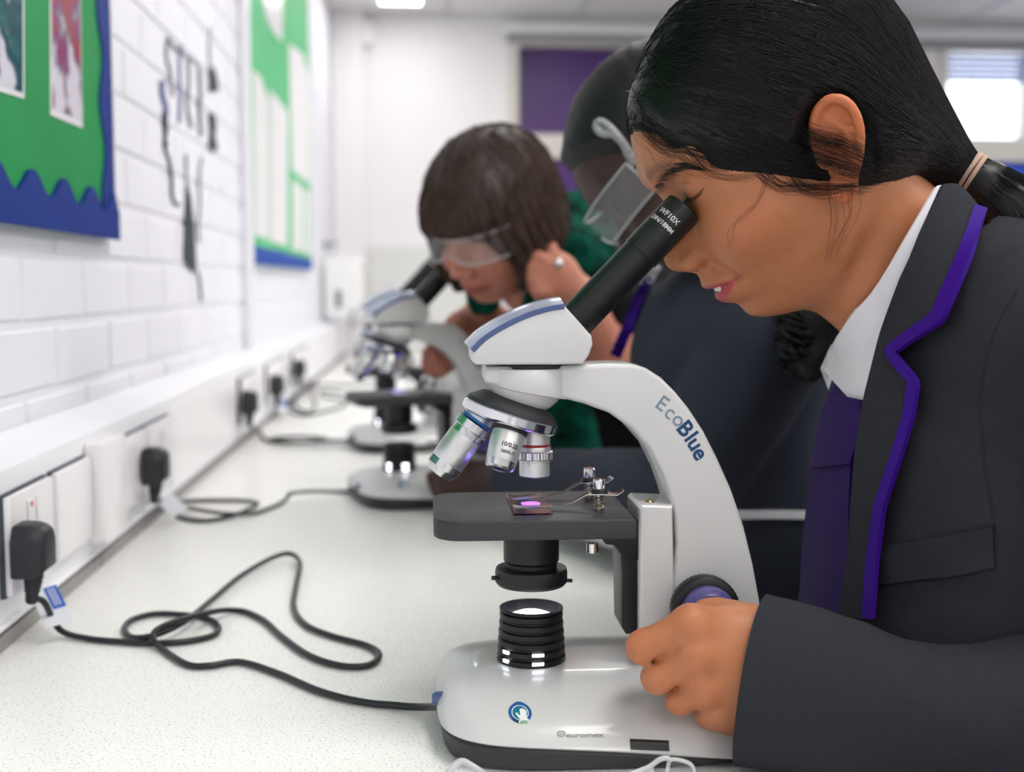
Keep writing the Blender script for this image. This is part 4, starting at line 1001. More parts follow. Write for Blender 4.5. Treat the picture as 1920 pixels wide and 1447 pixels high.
def hand_g(p):
    f = chain(p, IDX, [.0160, .0118, .0100, .0090, .0080], .006)
    f2 = chain(p, MID, [.0160, .0118, .0096, .0088, .0080], .006)
    f3 = chain(p, RNG_, [.0155, .0112, .0086, .0080, .0074], .006)
    f4 = chain(p, PNK, [.0145, .0105, .0080, .0074, .0066], .006)
    g = smin(smin(f, f2, .0010), smin(f3, f4, .0012), .0010)
    palm = smin(smin(cap(p, IDX[0], IDX[1], .0165, .0120), cap(p, MID[0], MID[1], .0170, .0122), .014), smin(cap(p, RNG_[0], RNG_[1], .0165, .0116), cap(p, PNK[0], PNK[1], .0160, .0110), .014), .014)
    g = smin(g, palm, .004)
    for a, b in (((1196, 1247, .742), (1268, 1229, .712)), ((1236, 1301, .742), (1290, 1288, .712))):
        g = smax(g, -cap(p, hp(*a), hp(*b), .0016, .0004), .0035)
    heel = cap(p, hp(1420, 1310, .748), hp(1372, 1340, .748), .0165, .0125); g = smin(g, heel, .012)
    g = smin(g, chain(p, THB, [.0165, .0120, .0098, .0085], .005), .007)
    wr = chain(p, [hp(1395, 1245, .742), WR, P(1600, 1320, .722)], [.026, .0275, .028], .01)
    wr2 = cap(p, hp(1405, 1205, .742), WR, .020, .024); wr3 = cap(p, hp(1405, 1295, .744), WR, .020, .024)
    g = smin(g, smin(wr, smin(wr2, wr3, .014), .014), .016)
    for fing in (IDX, MID, RNG_):     # knuckle swell
        g = smin(g, sph(p, fing[1] + np.array((0, -.0025, 0)), .0092), .008)
    return g
NK0 = G.wor((-.022, 0, -.035)); NK1 = np.array(P(1740, 510, MIDY)); NK1[1] = MIDY
NKF = np.array(P(1650, 560, MIDY)); NKF[1] = MIDY
def girl_core(p):
    f = cap(p, NK0, NK1, .047, .046)
    f = smin(f, cap(p, G.wor((.018, 0, -.07)), NKF + np.array((.03, 0, -.02)), .030, .038), .02)
    f = smin(f, ell(p, (.39, MIDY, 1.06), (.075, .10, .13)), .05)
    f = smin(f, cap(p, (.40, MIDY, .95), (.42, MIDY, .74), .07, .07), .04)
    f = smin(f, cap(p, SH, EL, .034, .032), .02)
    f = smin(f, cap(p, (.43, MIDY + .135, 1.165), (.45, MIDY + .20, .95), .034, .030), .02); f = smin(f, cap(p, (.45, MIDY + .20, .95), (.43, MIDY + .20, .74), .030, .024), .02)
    f = smin(f, ell(p, (.425, MIDY + .20, .69), (.035, .016, .055)), .015)
    return f
def girl_f(p):
    f = girl_core(p)
    h = near_only(p, HEADC, .19, G.f); f = smin(f, h, .014)
    g = near_only(p, hp(1330, 1245, .745), .13, hand_g); f = smin(f, g, .008)
    f = np.minimum(f, chain(p, [WR, P(1760, 1348, .709), EL], [.027, .027, .030], .01))
    return f
girl = empty('person', (.42, MIDY, 0)); go = np.array(girl.location, float)
def gchild(name, me, m, parent=None):
    o = link(name, me, m); o.parent = parent or girl
    me.transform(Matrix.Translation(-girl.location)); return o
me, vv = surfnet(girl_f, (.10, .60, .56), (.60, 1.16, 1.52), .0020, 'body')
ql = G.loc(vv.astype(np.float32)); base = np.array(rgb(182, 118, 80)); cols = np.tile(base, (len(vv), 1)); inhead = np.linalg.norm(vv - HEADC, axis=1) < .2
x_, y_, z_ = ql.T; ay = np.abs(y_)
up_e = -.0450 - .0050 * (ay / .024) ** 1.5 - .0012 * np.exp(-(ay / .003) ** 2); lo_e = -.0672 + .0140 * (ay / .024) ** 1.7
lip = (z_ < up_e) & (z_ > lo_e) & (ay < .0245) & (x_ > .074) & inhead
soft = np.clip(np.minimum(up_e - z_, z_ - lo_e) / .0022, 0, 1) * lip
cols = cols * (1 - soft[:, None]) + np.array(rgb(178, 78, 82)) * soft[:, None]
blush = np.exp(-(((x_ - .066) / .022) ** 2 + ((z_ + .018) / .020) ** 2)) * inhead * .30
cols = cols * (1 - blush[:, None]) + np.array(rgb(196, 108, 74)) * blush[:, None]
earm = inhead & (ay > .0672) & (x_ < .012); cols[earm] = np.array(rgb(192, 112, 72))
dy = np.minimum(ay - .010, .046 - ay); bz_ = .0435 - .0042 * ((ay - .027) / .02) ** 2
br_ = inhead * (x_ > .05) * np.clip(dy / .006, 0, 1) * np.exp(-((z_ - bz_) / .0052) ** 2) * .60
cols = cols * (1 - br_[:, None]) + np.array(rgb(58, 38, 30)) * br_[:, None]
ey = inhead * (x_ > .06) * np.exp(-(((ay - .033) / .013) ** 2 + ((z_ - .0205) / .008) ** 2)) * .35
cols = cols * (1 - ey[:, None]) + np.array(rgb(120, 72, 52)) * ey[:, None]
hh_ = np.linalg.norm(vv - hp(1300, 1240, .74), axis=1)
kn = np.zeros(len(vv))
for fg in (IDX, MID, RNG_):
    for j in (1, 2): kn = np.maximum(kn, np.exp(-(np.linalg.norm(vv - fg[j], axis=1) / .014) ** 2))
cols = cols * (1 - .25 * kn[:, None]) + np.array(rgb(196, 98, 68)) * .25 * kn[:, None]
setcol(me, cols); body = gchild('body', me, m_skin)
tag(girl, 'girl with black ponytail and purple braided blazer, hand on her microscope focus knob', 'person')

# hair: the head surface thickened above a hairline, gathered into a tied tail
HL = [(1180, 236), (1205, 244), (1240, 262), (1290, 298), (1330, 310), (1380, 318), (1440, 326), (1500, 334), (1560, 338), (1620, 346), (1700, 352), (1760, 352), (1830, 350)]
hl3 = [G.loc(np.array([P(u, v, .812 if u > 1260 else .84)], np.float32))[0] for u, v in HL]
hlx = np.array([q[0] for q in hl3]); hlz = np.array([q[2] for q in hl3]); srt = np.argsort(hlx); hlx = hlx[srt]; hlz = hlz[srt]
TIE = np.array(P(1806, 318, MIDY - .012)); TIEL = G.loc(TIE[None].astype(np.float32))[0]
def hair_t(q):
    """hair thickness at a head-space point"""
    d = q[:, 2] - np.interp(q[:, 0], hlx, hlz)
    th = np.clip(d * .45, -.004, .0135); th = th - np.clip((q[:, 0] - .02) / .06, 0, 1) * np.maximum(th, 0) * .55
    wedge = np.clip(1.5 - ((q[:, 0] + .009) / .0250) ** 2 - ((q[:, 2] + .003) / .034) ** 2, 0, 1)
    return (th * (1 - wedge) + np.minimum(th, .0018) * wedge).astype(np.float32)
def hair_f(p):
    q = G.loc(p).astype(np.float32)
    f = smin(face_f(q), ell(q, (-.004, 0, .047), (.0935, .0705, .080)), .014); f = smin(f, ell(q, (-.035, 0, -.012), (.052, .053, .05)), .02)
    f = f - hair_t(q)
    f = smin(f, cap(q, (-.062, 0, .015), TIEL, .060, .0115), .012)
    f = smin(f, cap(q, (-.050, 0, .050), TIEL + np.array((.004, 0, .004), np.float32), .068, .0115), .015)
    ln = np.interp(q[:, 0], hlx, hlz) - q[:, 2]
    f = smax(f, (ln - .004).astype(np.float32), .004)
    return f
TAIL = [TIE, np.array(P(1850, 348, MIDY - .02)), np.array(P(1900, 395, MIDY - .025)), np.array(P(1945, 470, MIDY - .03)), np.array(P(1975, 560, MIDY - .03))]
TAILR = [.0122, .0175, .0235, .0255, .018]
def tail_f(p): return chain(p, TAIL, TAILR, .005)
def hair_all(p):
    h = near_only(p, HEADC, .22, hair_f); return smin(h, tail_f(p), .003)
me, hv = surfnet(hair_all, (.10, .73, 1.10), (.58, 1.0, 1.52), .0025, 'hair')
hair = gchild('hair', me, m_hair)
# strands combed over that surface towards the tie
def comb(f, start, target, n, lift, jit, stop=.012):
    p = start.copy(); path = [p.copy()]; drift = RNG.normal(size=(len(p), 3)) * jit; L0 = np.linalg.norm(target - p, axis=1)
    step = L0 / n
    for i in range(n):
        d = target - p; dist = np.linalg.norm(d, axis=1)[:, None]; d = d / (dist + 1e-6) + drift * np.clip(dist / .1, 0, 1)
        g = grad(f, p); d = d - g * (d * g).sum(1)[:, None]; d /= np.linalg.norm(d, axis=1)[:, None] + 1e-6
        p = p + d * np.minimum(step[:, None] * 1.12, dist); v = f(p.astype(np.float32)); g = grad(f, p); p = p - g * (v - lift)[:, None]; path.append(p.copy())
    return np.stack(path, 1)
qv = G.loc(hv.astype(np.float32)); dz = qv[:, 2] - np.interp(qv[:, 0], hlx, hlz); nearside = (hv[:, 1] < MIDY + .05) & (qv[:, 0] > -.10)
cand = np.nonzero(nearside & (dz > .002) & (np.linalg.norm(hv - TIE, axis=1) > .03))[0]
edge = cand[dz[cand] < .014]
sel = np.concatenate([RNG.choice(edge, 1500), RNG.choice(cand, 3200)])
st0 = hv[sel] + RNG.normal(size=(len(sel), 3)) * .001
lift = RNG.uniform(-.0004, .0011, len(sel)) ** 1
paths = comb(hair_f, st0, TIE, 16, lift, .10)
o = gchild('hair_strands', strands_mesh(paths, .00034, .00022), m_hair, hair); o['kind'] = 'stuff'
# tail strands
ns = 1300; tt = np.linspace(0, 1, 14); cen = resample(np.array(TAIL), 14); rad = np.interp(tt, np.linspace(0, 1, 5), TAILR)
ang = RNG.uniform(0, 6.283, ns); rr = RNG.uniform(.95, 1.16, ns); tx, ty, _ = frame_z(TAIL[2] - TAIL[0])
tp_ = cen[None] + (tx[None, None] * np.cos(ang)[:, None, None] + ty[None, None] * np.sin(ang)[:, None, None]) * (rad[None] * rr[:, None])[..., None] + RNG.normal(size=(ns, 1, 3)) * .002 * tt[None, :, None]
o = gchild('tail_strands', strands_mesh(tp_, .00035, .0002), m_hair, hair); o['kind'] = 'stuff'
tw = TAIL[1] - TAIL[0]; tw /= np.linalg.norm(tw)
for k in range(4):
    cx_ = TIE + tw * (-.0005 + .0030 * k); a1, a2, _ = frame_z(tw + np.array((0, .1 * (k % 2), .05 * k)))
    gchild('hair_tie', tube([cx_ + (a1 * math.cos(t) + a2 * math.sin(t)) * (.0143 + .0004 * k) for t in np.linspace(0, 6.283, 28, endpoint=False)], .0019, 8, close=True), m_band, hair)
# loose hairs over temple, ear and cheek
def head_hand_f(p): return np.minimum(G.f(p), girl_core(p))
def px_on(f, pts, off): return march(f, pts, t0=.55, off=off)
loose = []; loff = []
def loose_px(pts, n, spread, off=.0006):
    for _ in range(n):
        c = np.array(pts, float) + RNG.normal(size=(1, 2)) * spread + RNG.normal(size=(len(pts), 2)) * spread * .25
        loose.append(resample(c, 18)); loff.append(RNG.uniform(.3, 2.0) * off + .0003)
loose_px([(1215, 235), (1240, 270), (1290, 285), (1340, 300)], 26, 9)
loose_px([(1235, 230), (1260, 262), (1310, 300), (1370, 310)], 20, 8); loose_px([(1195, 205), (1202, 232), (1222, 258), (1262, 285)], 40, 9)
loose_px([(1290, 285), (1330, 325), (1380, 335), (1440, 322)], 8, 5)
loose_px([(1480, 322), (1500, 350), (1540, 362), (1600, 352)], 22, 7)
loose_px([(1430, 318), (1470, 345), (1540, 345), (1640, 348)], 26, 8)
loose_px([(1545, 345), (1552, 400), (1548, 450), (1540, 500)], 3, 9); loose_px([(1572, 360), (1580, 410), (1572, 450), (1562, 480)], 2, 9)
loose_px([(1440, 330), (1420, 380), (1375, 420), (1370, 460)], 3, 5); loose_px([(1600, 355), (1600, 400), (1580, 440), (1568, 470)], 4, 6)
loose_px([(1495, 250), (1540, 262), (1590, 275), (1630, 300)], 70, 13, .003); loose_px([(1495, 285), (1545, 300), (1590, 315), (1640, 330)], 80, 14, .003)
lp_ = march(head_hand_f, np.array(loose).reshape(-1, 2), t0=.60, t1=1.1, off=np.repeat(loff, 18), it=60).reshape(-1, 18, 3)
o = gchild('loose_hair', strands_mesh(lp_, .00013, .00007), m_hair, hair); o['kind'] = 'stuff'
# eyebrow, lashes
bl_ = []
for _ in range(260):
    t = RNG.uniform(0, 1); u0 = 1226 + 80 * t; v0 = 352 - 42 * math.sin(min(1, t * 1.5) * 1.5) + 10 * max(0, t - .55) + RNG.normal() * 8 * (1.15 - t)
    bl_.append(resample([(u0, v0), (u0 + 8, v0 - 4 + 6 * t), (u0 + 17, v0 - 5 + 10 * t)], 6))
bl_ = march(head_hand_f, np.array(bl_).reshape(-1, 2), t0=.60, t1=1.1, off=.0004, it=60).reshape(-1, 6, 3)
gchild('eyebrow', strands_mesh(bl_, .00012, .00006), m_lash, body)['kind'] = 'stuff'
la = []
for t in np.linspace(0, 1, 34):
    q0 = np.array((.0868 - .012 * t ** 1.6, .0245 + .0195 * t, .0150 + .0025 * t)); d = np.array((.0075, .004 * t + .001, -.0045)); q = np.stack([q0, q0 + d * .5 + (0, 0, -.0010), q0 + d + (0.001, 0, .0004)])
    la.append(G.wor(resample(q, 6)))
gchild('eyelashes', strands_mesh(np.array(la), .00020, .00006), m_lash, body)['kind'] = 'stuff'
tth = [box((-.0030, -.0036, -.0035), (.0030, .0036, .0035), .0012, 2) for _ in range(1)]
tm = tth[0]; tm.transform(Matrix([list(G.R[i]) + [G.wor((.0895, -.004, -.0530))[i]] for i in range(3)] + [[0, 0, 0, 1]])); gchild('tooth', tm, m_tooth, body)
tm = box((-.0030, -.0036, -.0035), (.0030, .0036, .0035), .0012, 2); tm.transform(Matrix([list(G.R[i]) + [G.wor((.0895, .004, -.0530))[i]] for i in range(3)] + [[0, 0, 0, 1]])); gchild('tooth', tm, m_tooth, body)

# blazer: torso, shoulder, sleeves with an open cuff
CUFA = np.array(P(1412, 1270, .735)); 
def torso_f(p):
    f = ell(p, (.412, MIDY, 1.02), (.112, .160, .235))
    f = smin(f, rbox(p, (.415, MIDY, .82), (.108, .150, .20), .09), .05)
    f = smin(f, cap(p, (.425, MIDY - .10, 1.175), (.425, MIDY + .10, 1.175), .062), .05)
    f = smin(f, cap(p, NK1 + np.array((.032, 0, -.030)), (.42, MIDY, 1.12), .057, .085), .05)
    return f
def sleeve_g(p):
    f = chain(p, [SH, EL], [.060, .066], .02)
    return f + .0018 * n3(p, 55, 3) + .0008 * n3(p, 120, 4)
def blazer_f(p):
    f = torso_f(p) + .0022 * n3(p, 32, 5) + .0010 * n3(p, 90, 6)
    f = smin(f, sleeve_g(p), .014)
    r2 = chain(p, [(.43, MIDY + .15, 1.165), (.455, MIDY + .21, .95), (.43, MIDY + .21, .76)], [.062, .056, .052], .02); f = smin(f, r2, .014)
    neckhole = cap(p, NK0, NK1 + (NK1 - NK0) * .15, .056, .060); f = smax(f, -neckhole, .004)
    f = smax(f, .70 - p[:, 2], .004)
    return f
me, _ = surfnet(blazer_f, (.17, .56, .68), (.60, 1.16, 1.32), .0042, 'blazer')
blz = gchild('blazer', me, m_blazer)
def coat_f(p):
    return np.minimum(blazer_f(p), girl_core(p) - .004)
def torso_only(p): return np.minimum(smin(torso_f(p), cap(p, NK0, NK1, .052, .058), .02), girl_core(p))
def patch(name, left, right, m, off, th, rows=44, cols=14, fn=None, parent=None, lin=False):
    return gchild(name, ruled(fn or torso_only, left, right, rows, cols, off, th, name, t0=.5, t1=1.2, linear=lin), m, parent or blz)
# forearm sleeve: open at the cuff, creased towards the elbow
up_c = resample([(1432, 1118), (1500, 1134), (1560, 1150), (1640, 1176), (1715, 1206), (1790, 1216), (1870, 1212), (1960, 1190), (2080, 1165), (2250, 1150)], 56)
lo_c = resample([(1388, 1425), (1470, 1436), (1560, 1450), (1660, 1462), (1760, 1474), (1860, 1486), (1940, 1492), (2020, 1496), (2140, 1498), (2300, 1490)], 56)
rings = []; NR = 56
for i in range(56):
    t = i / 55; Yc = .742 - .087 * t; T = P(*up_c[i], Yc); Bq = P(*lo_c[i], Yc); c = (T + Bq) / 2; a = (T - Bq) / 2; ry = .040 + .014 * t
    th = np.linspace(0, 2 * math.pi, NR, endpoint=False); cc, ss = np.cos(th), np.sin(th); e = 2.25
    pt = c + a * (np.sign(cc) * np.abs(cc) ** (2 / e))[:, None] + np.array((.020 * (1 - min(1, t * 2)), ry, 0)) * (np.sign(ss) * np.abs(ss) ** (2 / e))[:, None]
    nr = pt - c; nr /= np.linalg.norm(nr, axis=1)[:, None]; q_ = pt.astype(np.float32)
    amp = .0006 + .0030 * min(1, t * 1.6)
    pt = pt + nr * (amp * n3(q_ * np.array((1.0, .6, .6), np.float32), 48, 21) + amp * .4 * n3(q_, 110, 22))[:, None]
    rings.append(pt)
lip_ = []
for k, (s_, i) in enumerate(((.985, 0), (.95, 0), (.94, 3), (.93, 7), (.5, 8))):
    c = rings[i].mean(0); lip_.append(c + (rings[i] - c) * s_)
allr = lip_[::-1] + rings; n_ = NR; vs = [v for r in allr for v in r]; fs = []
for i in range(len(allr) - 1):
    for k in range(n_): k2 = (k + 1) % n_; fs.append((i * n_ + k, i * n_ + k2, (i + 1) * n_ + k2, (i + 1) * n_ + k))
fs.append(tuple((len(allr) - 1) * n_ + k for k in range(n_)))
gchild('sleeve', autosmooth(pyd('sleeve', vs, fs), 60), m_blazer, blz)
# shirt front, collar, tie
sh_ = patch('shirt_collar', [(1752, 352), (1700, 440), (1640, 540), (1590, 600), (1546, 690)], [(1768, 350), (1735, 470), (1690, 600), (1655, 690), (1616, 768)], m_shirt, .006, .003)
patch('shirt_collar', [(1606, 576), (1588, 600), (1566, 640), (1543, 692)], [(1612, 590), (1600, 610), (1588, 650), (1562, 742)], m_shirt, .002, .002, 20, 6)
patch('shirt_front', [(1572, 690), (1556, 740), (1540, 800), (1526, 900), (1516, 1000), (1508, 1160)], [(1640, 690), (1640, 740), (1630, 800), (1612, 900), (1606, 1000), (1590, 1160)], m_tie, .002, .002)
tk_ = patch('tie', [(1580, 742), (1556, 770), (1545, 820), (1530, 878)], [(1626, 752), (1624, 790), (1618, 830), (1606, 870)], m_tie, .008, .006, 24, 12)
patch('tie_blade', [(1532, 876), (1520, 960), (1512, 1040), (1508, 1150)], [(1604, 868), (1600, 960), (1598, 1040), (1585, 1150)], m_tie, .005, .004, 30, 12, parent=tk_)
# blazer collar and lapel with braid
lapR = [(1830, 395), (1806, 480), (1756, 596), (1700, 632), (1668, 660), (1690, 688), (1716, 716), (1706, 780), (1688, 840), (1652, 950), (1636, 1050), (1628, 1160)]
lapL = [(1762, 352), (1722, 440), (1690, 520), (1660, 620), (1650, 660), (1640, 700), (1630, 740), (1620, 790), (1612, 850), (1604, 950), (1598, 1050), (1582, 1160)]
patch('lapel', lapL, lapR, m_blazer, .0095, .0045, 90, 12, lin=True)
def off_poly(pts, d):
    c = np.array(pts, float); T = np.gradient(c, axis=0); T /= np.linalg.norm(T, axis=1)[:, None]; N = np.stack([-T[:, 1], T[:, 0]], 1); return c + N * d
tr_c = resample_lin([(1838, 392), (1810, 482), (1760, 597), (1700, 636), (1670, 660), (1692, 688), (1716, 716), (1706, 780), (1688, 840), (1652, 950), (1638, 1050), (1630, 1160)], 90)
wd = np.interp(np.linspace(0, 1, 90), [0, .25, .4, 1], [13, 12, 9, 9])[:, None]
T_ = np.gradient(tr_c, axis=0); T_ /= np.linalg.norm(T_, axis=1)[:, None]; N_ = np.stack([-T_[:, 1], T_[:, 0]], 1)
patch('purple_braid', tr_c - N_ * wd, tr_c + N_ * wd, m_trim, .0125, .0030, 90, 4, lin=True)
# collar at the back of the neck
patch('blazer_collar', [(1762, 350), (1790, 352), (1820, 380), (1836, 400)], [(1740, 420), (1775, 470), (1795, 480), (1808, 490)], m_blazer, .0085, .004, 16, 10)
# pocket welt and seams
patch('pocket_welt', [(1655, 1024), (1720, 1014), (1800, 1000), (1862, 986)], [(1652, 1096), (1720, 1088), (1800, 1078), (1866, 1062)], m_blazer, .0015, .0022, 24, 8, fn=coat_f)
sm = px_on(coat_f, resample([(1905, 545), (1868, 610), (1846, 680), (1838, 760), (1848, 880), (1870, 1000)], 30), .0004)
gchild('sleeve_seam', tube(sm, .0007, 6), m_blazer, blz)
# trousers and shoes, below the bench
def trou_f(p):
    f = rbox(p, (.42, MIDY, .70), (.105, .14, .08), .06)
    for s in (-1, 1): f = smin(f, chain(p, [(.43, MIDY + s * .075, .70), (.40, MIDY + s * .085, .42), (.44, MIDY + s * .085, .06)], [.085, .066, .058], .02), .02)
    return smax(f, .045 - p[:, 2], .003)
me, _ = surfnet(trou_f, (.26, .66, .03), (.58, 1.08, .82), .008, 'trousers'); gchild('trousers', me, m_trou)
for s in (-1, 1):
    me, _ = surfnet(lambda p: smax(smin(ell(p, (.39, MIDY + s * .085, .028), (.105, .042, .034)), cap(p, (.44, MIDY + s * .085, .03), (.45, MIDY + s * .085, .08), .04), .02), .001 - p[:, 2], .003), (.27, MIDY + s * .085 - .06, -.02), (.52, MIDY + s * .085 + .06, .14), .005, 'shoe'); gchild('shoe', me, m_shoe)
# ------------------------------------------------------------------ the woman at the second microscope
m_skin2 = mat('skin_fair', rgb(202, 134, 112), .5, noise=.05, nscale=60, sss=.1, vcol='Col')
m_hairb = mat('hair_brown', rgb(58, 46, 44), .42, spec=.35, noise=.35, nscale=70, stretch=(1, 1, .25))
m_jack = mat('black_jacket', rgb(17, 19, 21), .85, noise=.1, nscale=200, spec=.2)
m_scarf = mat('emerald_scarf', rgb(4, 62, 50), .9, spec=.1, noise=.85, nscale=34)
m_pearl = mat('earring', rgb(225, 228, 240), .15, .4)
cp_, sp_ = math.cos(math.radians(30)), math.sin(math.radians(30))
WY = 1.70
WF = np.array((-.70 * cp_, -.72 * cp_, -sp_)); WF /= np.linalg.norm(WF)
chin = P(912, 572, WY)
WH = Head((0, 0, 0), WF, roll=math.radians(-6), scale=.985, ears=False); WH.O = (np.array(chin) - WH.wor((.070, 0, -.0937))).astype(np.float32); WH.kw = dict(ears=False)
WC = WH.wor((0, 0, .02))
def wl_(x, y, z): return WH.wor((x, y, z)).astype(float)
wn1 = wl_(-.06, 0, -.12)
WSH = np.array((.30, 1.80, 1.16)); wt0 = np.array((.32, 1.90, 1.13)); wt1 = np.array((.46, 2.0, .80))
H1 = [P(1090, 560, 1.66), P(1050, 520, 1.655), P(1020, 492, 1.65)]       # left hand held against the hair
E1 = P(1150, 690, 1.70)
H2 = [P(905, 590, 1.86), P(868, 622, 1.83), P(835, 655, 1.80)]
E2 = P(975, 640, 1.95)
def whand(p):
    f = chain(p, [E1, H1[0], H1[1]], [.034, .027, .026], .01)
    f = smin(f, ell(p, P(1045, 520, 1.645), (.030, .022, .036)), .012)
    for a, b, c in (((1030, 500), (1010, 482), (1000, 500)), ((1022, 515), (1000, 502), (996, 520)), ((1020, 532), (1000, 524), (1000, 540)), ((1026, 548), (1008, 545), (1012, 556))):
        f = smin(f, chain(p, [P(*a, 1.632), P(*b, 1.628), P(*c, 1.64)], [.0095, .0090, .008], .004), .004)
    f = smin(f, chain(p, [P(1048, 500, 1.64), P(1036, 478, 1.64), P(1034, 462, 1.65)], [.010, .009, .008], .004), .005)
    return f
def whand2(p):
    f = chain(p, [E2, H2[0], H2[1], H2[2]], [.034, .028, .030, .024], .012)
    for a, b, c in (((838, 650), (815, 650), (800, 662)), ((835, 662), (812, 668), (798, 680)), ((838, 674), (816, 684), (804, 692)), ((845, 684), (826, 696), (815, 700))):
        f = smin(f, chain(p, [P(*a, 1.79), P(*b, 1.775), P(*c, 1.775)], [.0105, .0095, .0085], .004), .005)
    return smin(f, chain(p, [P(850, 640, 1.79), P(828, 636, 1.77), P(812, 640, 1.765)], [.011, .010, .0085], .004), .006)
def woman_f(p):
    f = near_only(p, WC, .19, WH.f)
    f = smin(f, cap(p, wl_(-.025, 0, -.06), wn1, .050, .055), .02)
    f = smin(f, chain(p, [wn1, wt0, wt1], [.06, .10, .10], .03), .03)
    f = smin(f, near_only(p, P(1080, 580, 1.67), .19, whand), .01); f = smin(f, near_only(p, P(880, 640, 1.83), .19, whand2), .01)
    f = smin(f, cap(p, WSH + np.array((0, -.08, -.02)), E1, .04, .032), .02); f = smin(f, cap(p, WSH + np.array((-.03, .22, -.02)), E2, .04, .034), .02)
    return f
wom = empty('person', (.46, 2.0, 0))
def child(root):
    def fn(name, me, m, parent=None):
        o = link(name, me, m); o.parent = parent or root; me.transform(Matrix.Translation(-root.location)); return o
    return fn
wch = child(wom)
me, vv = surfnet(woman_f, (-.1, 1.52, .66), (.66, 2.22, 1.46), .0044, 'body')
q = WH.loc(vv.astype(np.float32)); x_, y_, z_ = q.T; ay = np.abs(y_); cols = np.tile(np.array(rgb(196, 128, 106)), (len(vv), 1)); ih = np.linalg.norm(vv - WC, axis=1) < .2
lip = ih * np.clip(1 - np.abs((z_ + .055) / (.0105 * np.sqrt(np.clip(1 - (ay / .026) ** 2, .01, 1)))) ** 3, 0, 1) * (ay < .026) * (x_ > .07)
cols = cols * (1 - .8 * lip[:, None]) + np.array(rgb(150, 62, 66)) * .8 * lip[:, None]; setcol(me, cols)
wbody = wch('body', me, m_skin2)
tag(wom, 'woman with brown bobbed hair, clear goggles and green scarf bent over a microscope', 'person')
def whair_f(p):
    q = WH.loc(p).astype(np.float32); x, y, z = q.T
    f = smin(face_f(q), ell(q, (-.004, 0, .047), (.0935, .0705, .080)), .014)
    f = smin(f, ell(q, (-.030, 0, -.02), (.070, .062, .075)), .02)
    f = smin(f, rbox(q, (-.005, 0, -.015), (.062, .070, .075), .05), .03)
    f = f - (.0145 + .0030 * n3(q, 60, 9) + .0018 * np.sin(np.arctan2(y, x + .01) * 34 + 3 * np.sin(z * 40)) * np.clip((.12 - z) / .1, 0, 1))
    cut = ell(q, (.110, .012, -.035), (.088, .066, .072)); f = smax(f, -cut, .008)
    f = smax(f, -.078 - z, .008)
    return f * WH.k
me, hv = surfnet(lambda p: near_only(p, WC, .21, whair_f), WC - .19, WC + .19, .0042, 'hair')
whr = wch('hair', me, m_hairb)
g0 = hv[RNG.choice(np.nonzero(WH.loc(hv.astype(np.float32))[:, 2] > .02)[0], 900)]; dn = -WH.R[:, 2].astype(float)
pp = g0.copy(); lf = RNG.uniform(0, .0025, len(pp)); pth = [pp]
for i in range(10):
    g = grad(whair_f, pp); d = dn[None] + RNG.normal(size=(len(pp), 3)) * .12; d = d - g * (d * g).sum(1)[:, None]; d /= np.linalg.norm(d, axis=1)[:, None] + 1e-6
    pp = pp + d * .009; v = whair_f(pp.astype(np.float32)); pp = pp - grad(whair_f, pp) * (v - lf)[:, None]; pth.append(pp)
m_hairb2 = mat('hair_brown_light', rgb(88, 68, 58), .4, spec=.4)
wch('hair_strands', strands_mesh(np.stack(pth, 1), .0007, .0004), m_hairb2, whr)['kind'] = 'stuff'
def wjack(p):
    f = chain(p, [wn1 + np.array((.05, .03, -.03)), wt0, wt1], [.085, .145, .15], .04)
    f = smin(f, chain(p, [WSH + np.array((0, -.06, -.01)), E1 + (WSH - E1) * .25], [.066, .052], .02), .03); f = smin(f, chain(p, [WSH + np.array((-.03, .22, -.02)), E2 + np.array((.02, .02, 0))], [.066, .054], .02), .03)
    f = smin(f, cap(p, wt1, (.48, 2.0, .60), .15, .15), .04)
    return smax(f + .004 * n3(p, 30, 31), .52 - p[:, 2], .004)
me, _ = surfnet(wjack, (.0, 1.55, .5), (.72, 2.32, 1.36), .009, 'jacket'); wj = wch('jacket', me, m_jack)
def wscarf(p):
    a = wl_(-.07, 0, -.07); f = chain(p, [wl_(.02, .065, -.105), wl_(-.05, .085, -.07), wl_(-.105, .03, -.045), wl_(-.105, -.05, -.05), wl_(-.03, -.09, -.09), wl_(.02, -.05, -.12)], [.026, .032, .034, .034, .030, .026], .02)
    f = smin(f, chain(p, [wl_(.02, .065, -.105), wl_(.03, .07, -.20), P(1085, 860, 1.68)], [.026, .034, .036], .02), .02)
    f = smin(f, chain(p, [P(1098, 390, 1.78), P(1100, 440, 1.77), P(1110, 500, 1.76)], [.030, .036, .036], .02), .02)
    return f + .006 * n3(p, 70, 33) + .003 * n3(p, 150, 34)
me, _ = surfnet(wscarf, (-.05, 1.50, .92), (.5, 2.1, 1.42), .006, 'scarf'); wch('scarf', me, m_scarf, wj)
wch('earring', lathe([(.001, -.006), (.0045, -.004), (.006, 0), (.0045, .004), (.001, .006)], P(1048, 493, 1.622), (0, 0, 1), 16), m_pearl, wbody)
def wtr(p):
    f = None
    for s in (-1, 1):
        g = chain(p, [(.49, 2.0 + s * .08, .60), (.46, 2.0 + s * .09, .40), (.50, 2.0 + s * .09, .05)], [.10, .075, .06], .02); f = g if f is None else smin(f, g, .02)
    return smax(f, .04 - p[:, 2], .004)
me, _ = surfnet(wtr, (.3, 1.75, .02), (.66, 2.25, .75), .011, 'trousers'); wch('trousers', me, m_trou)
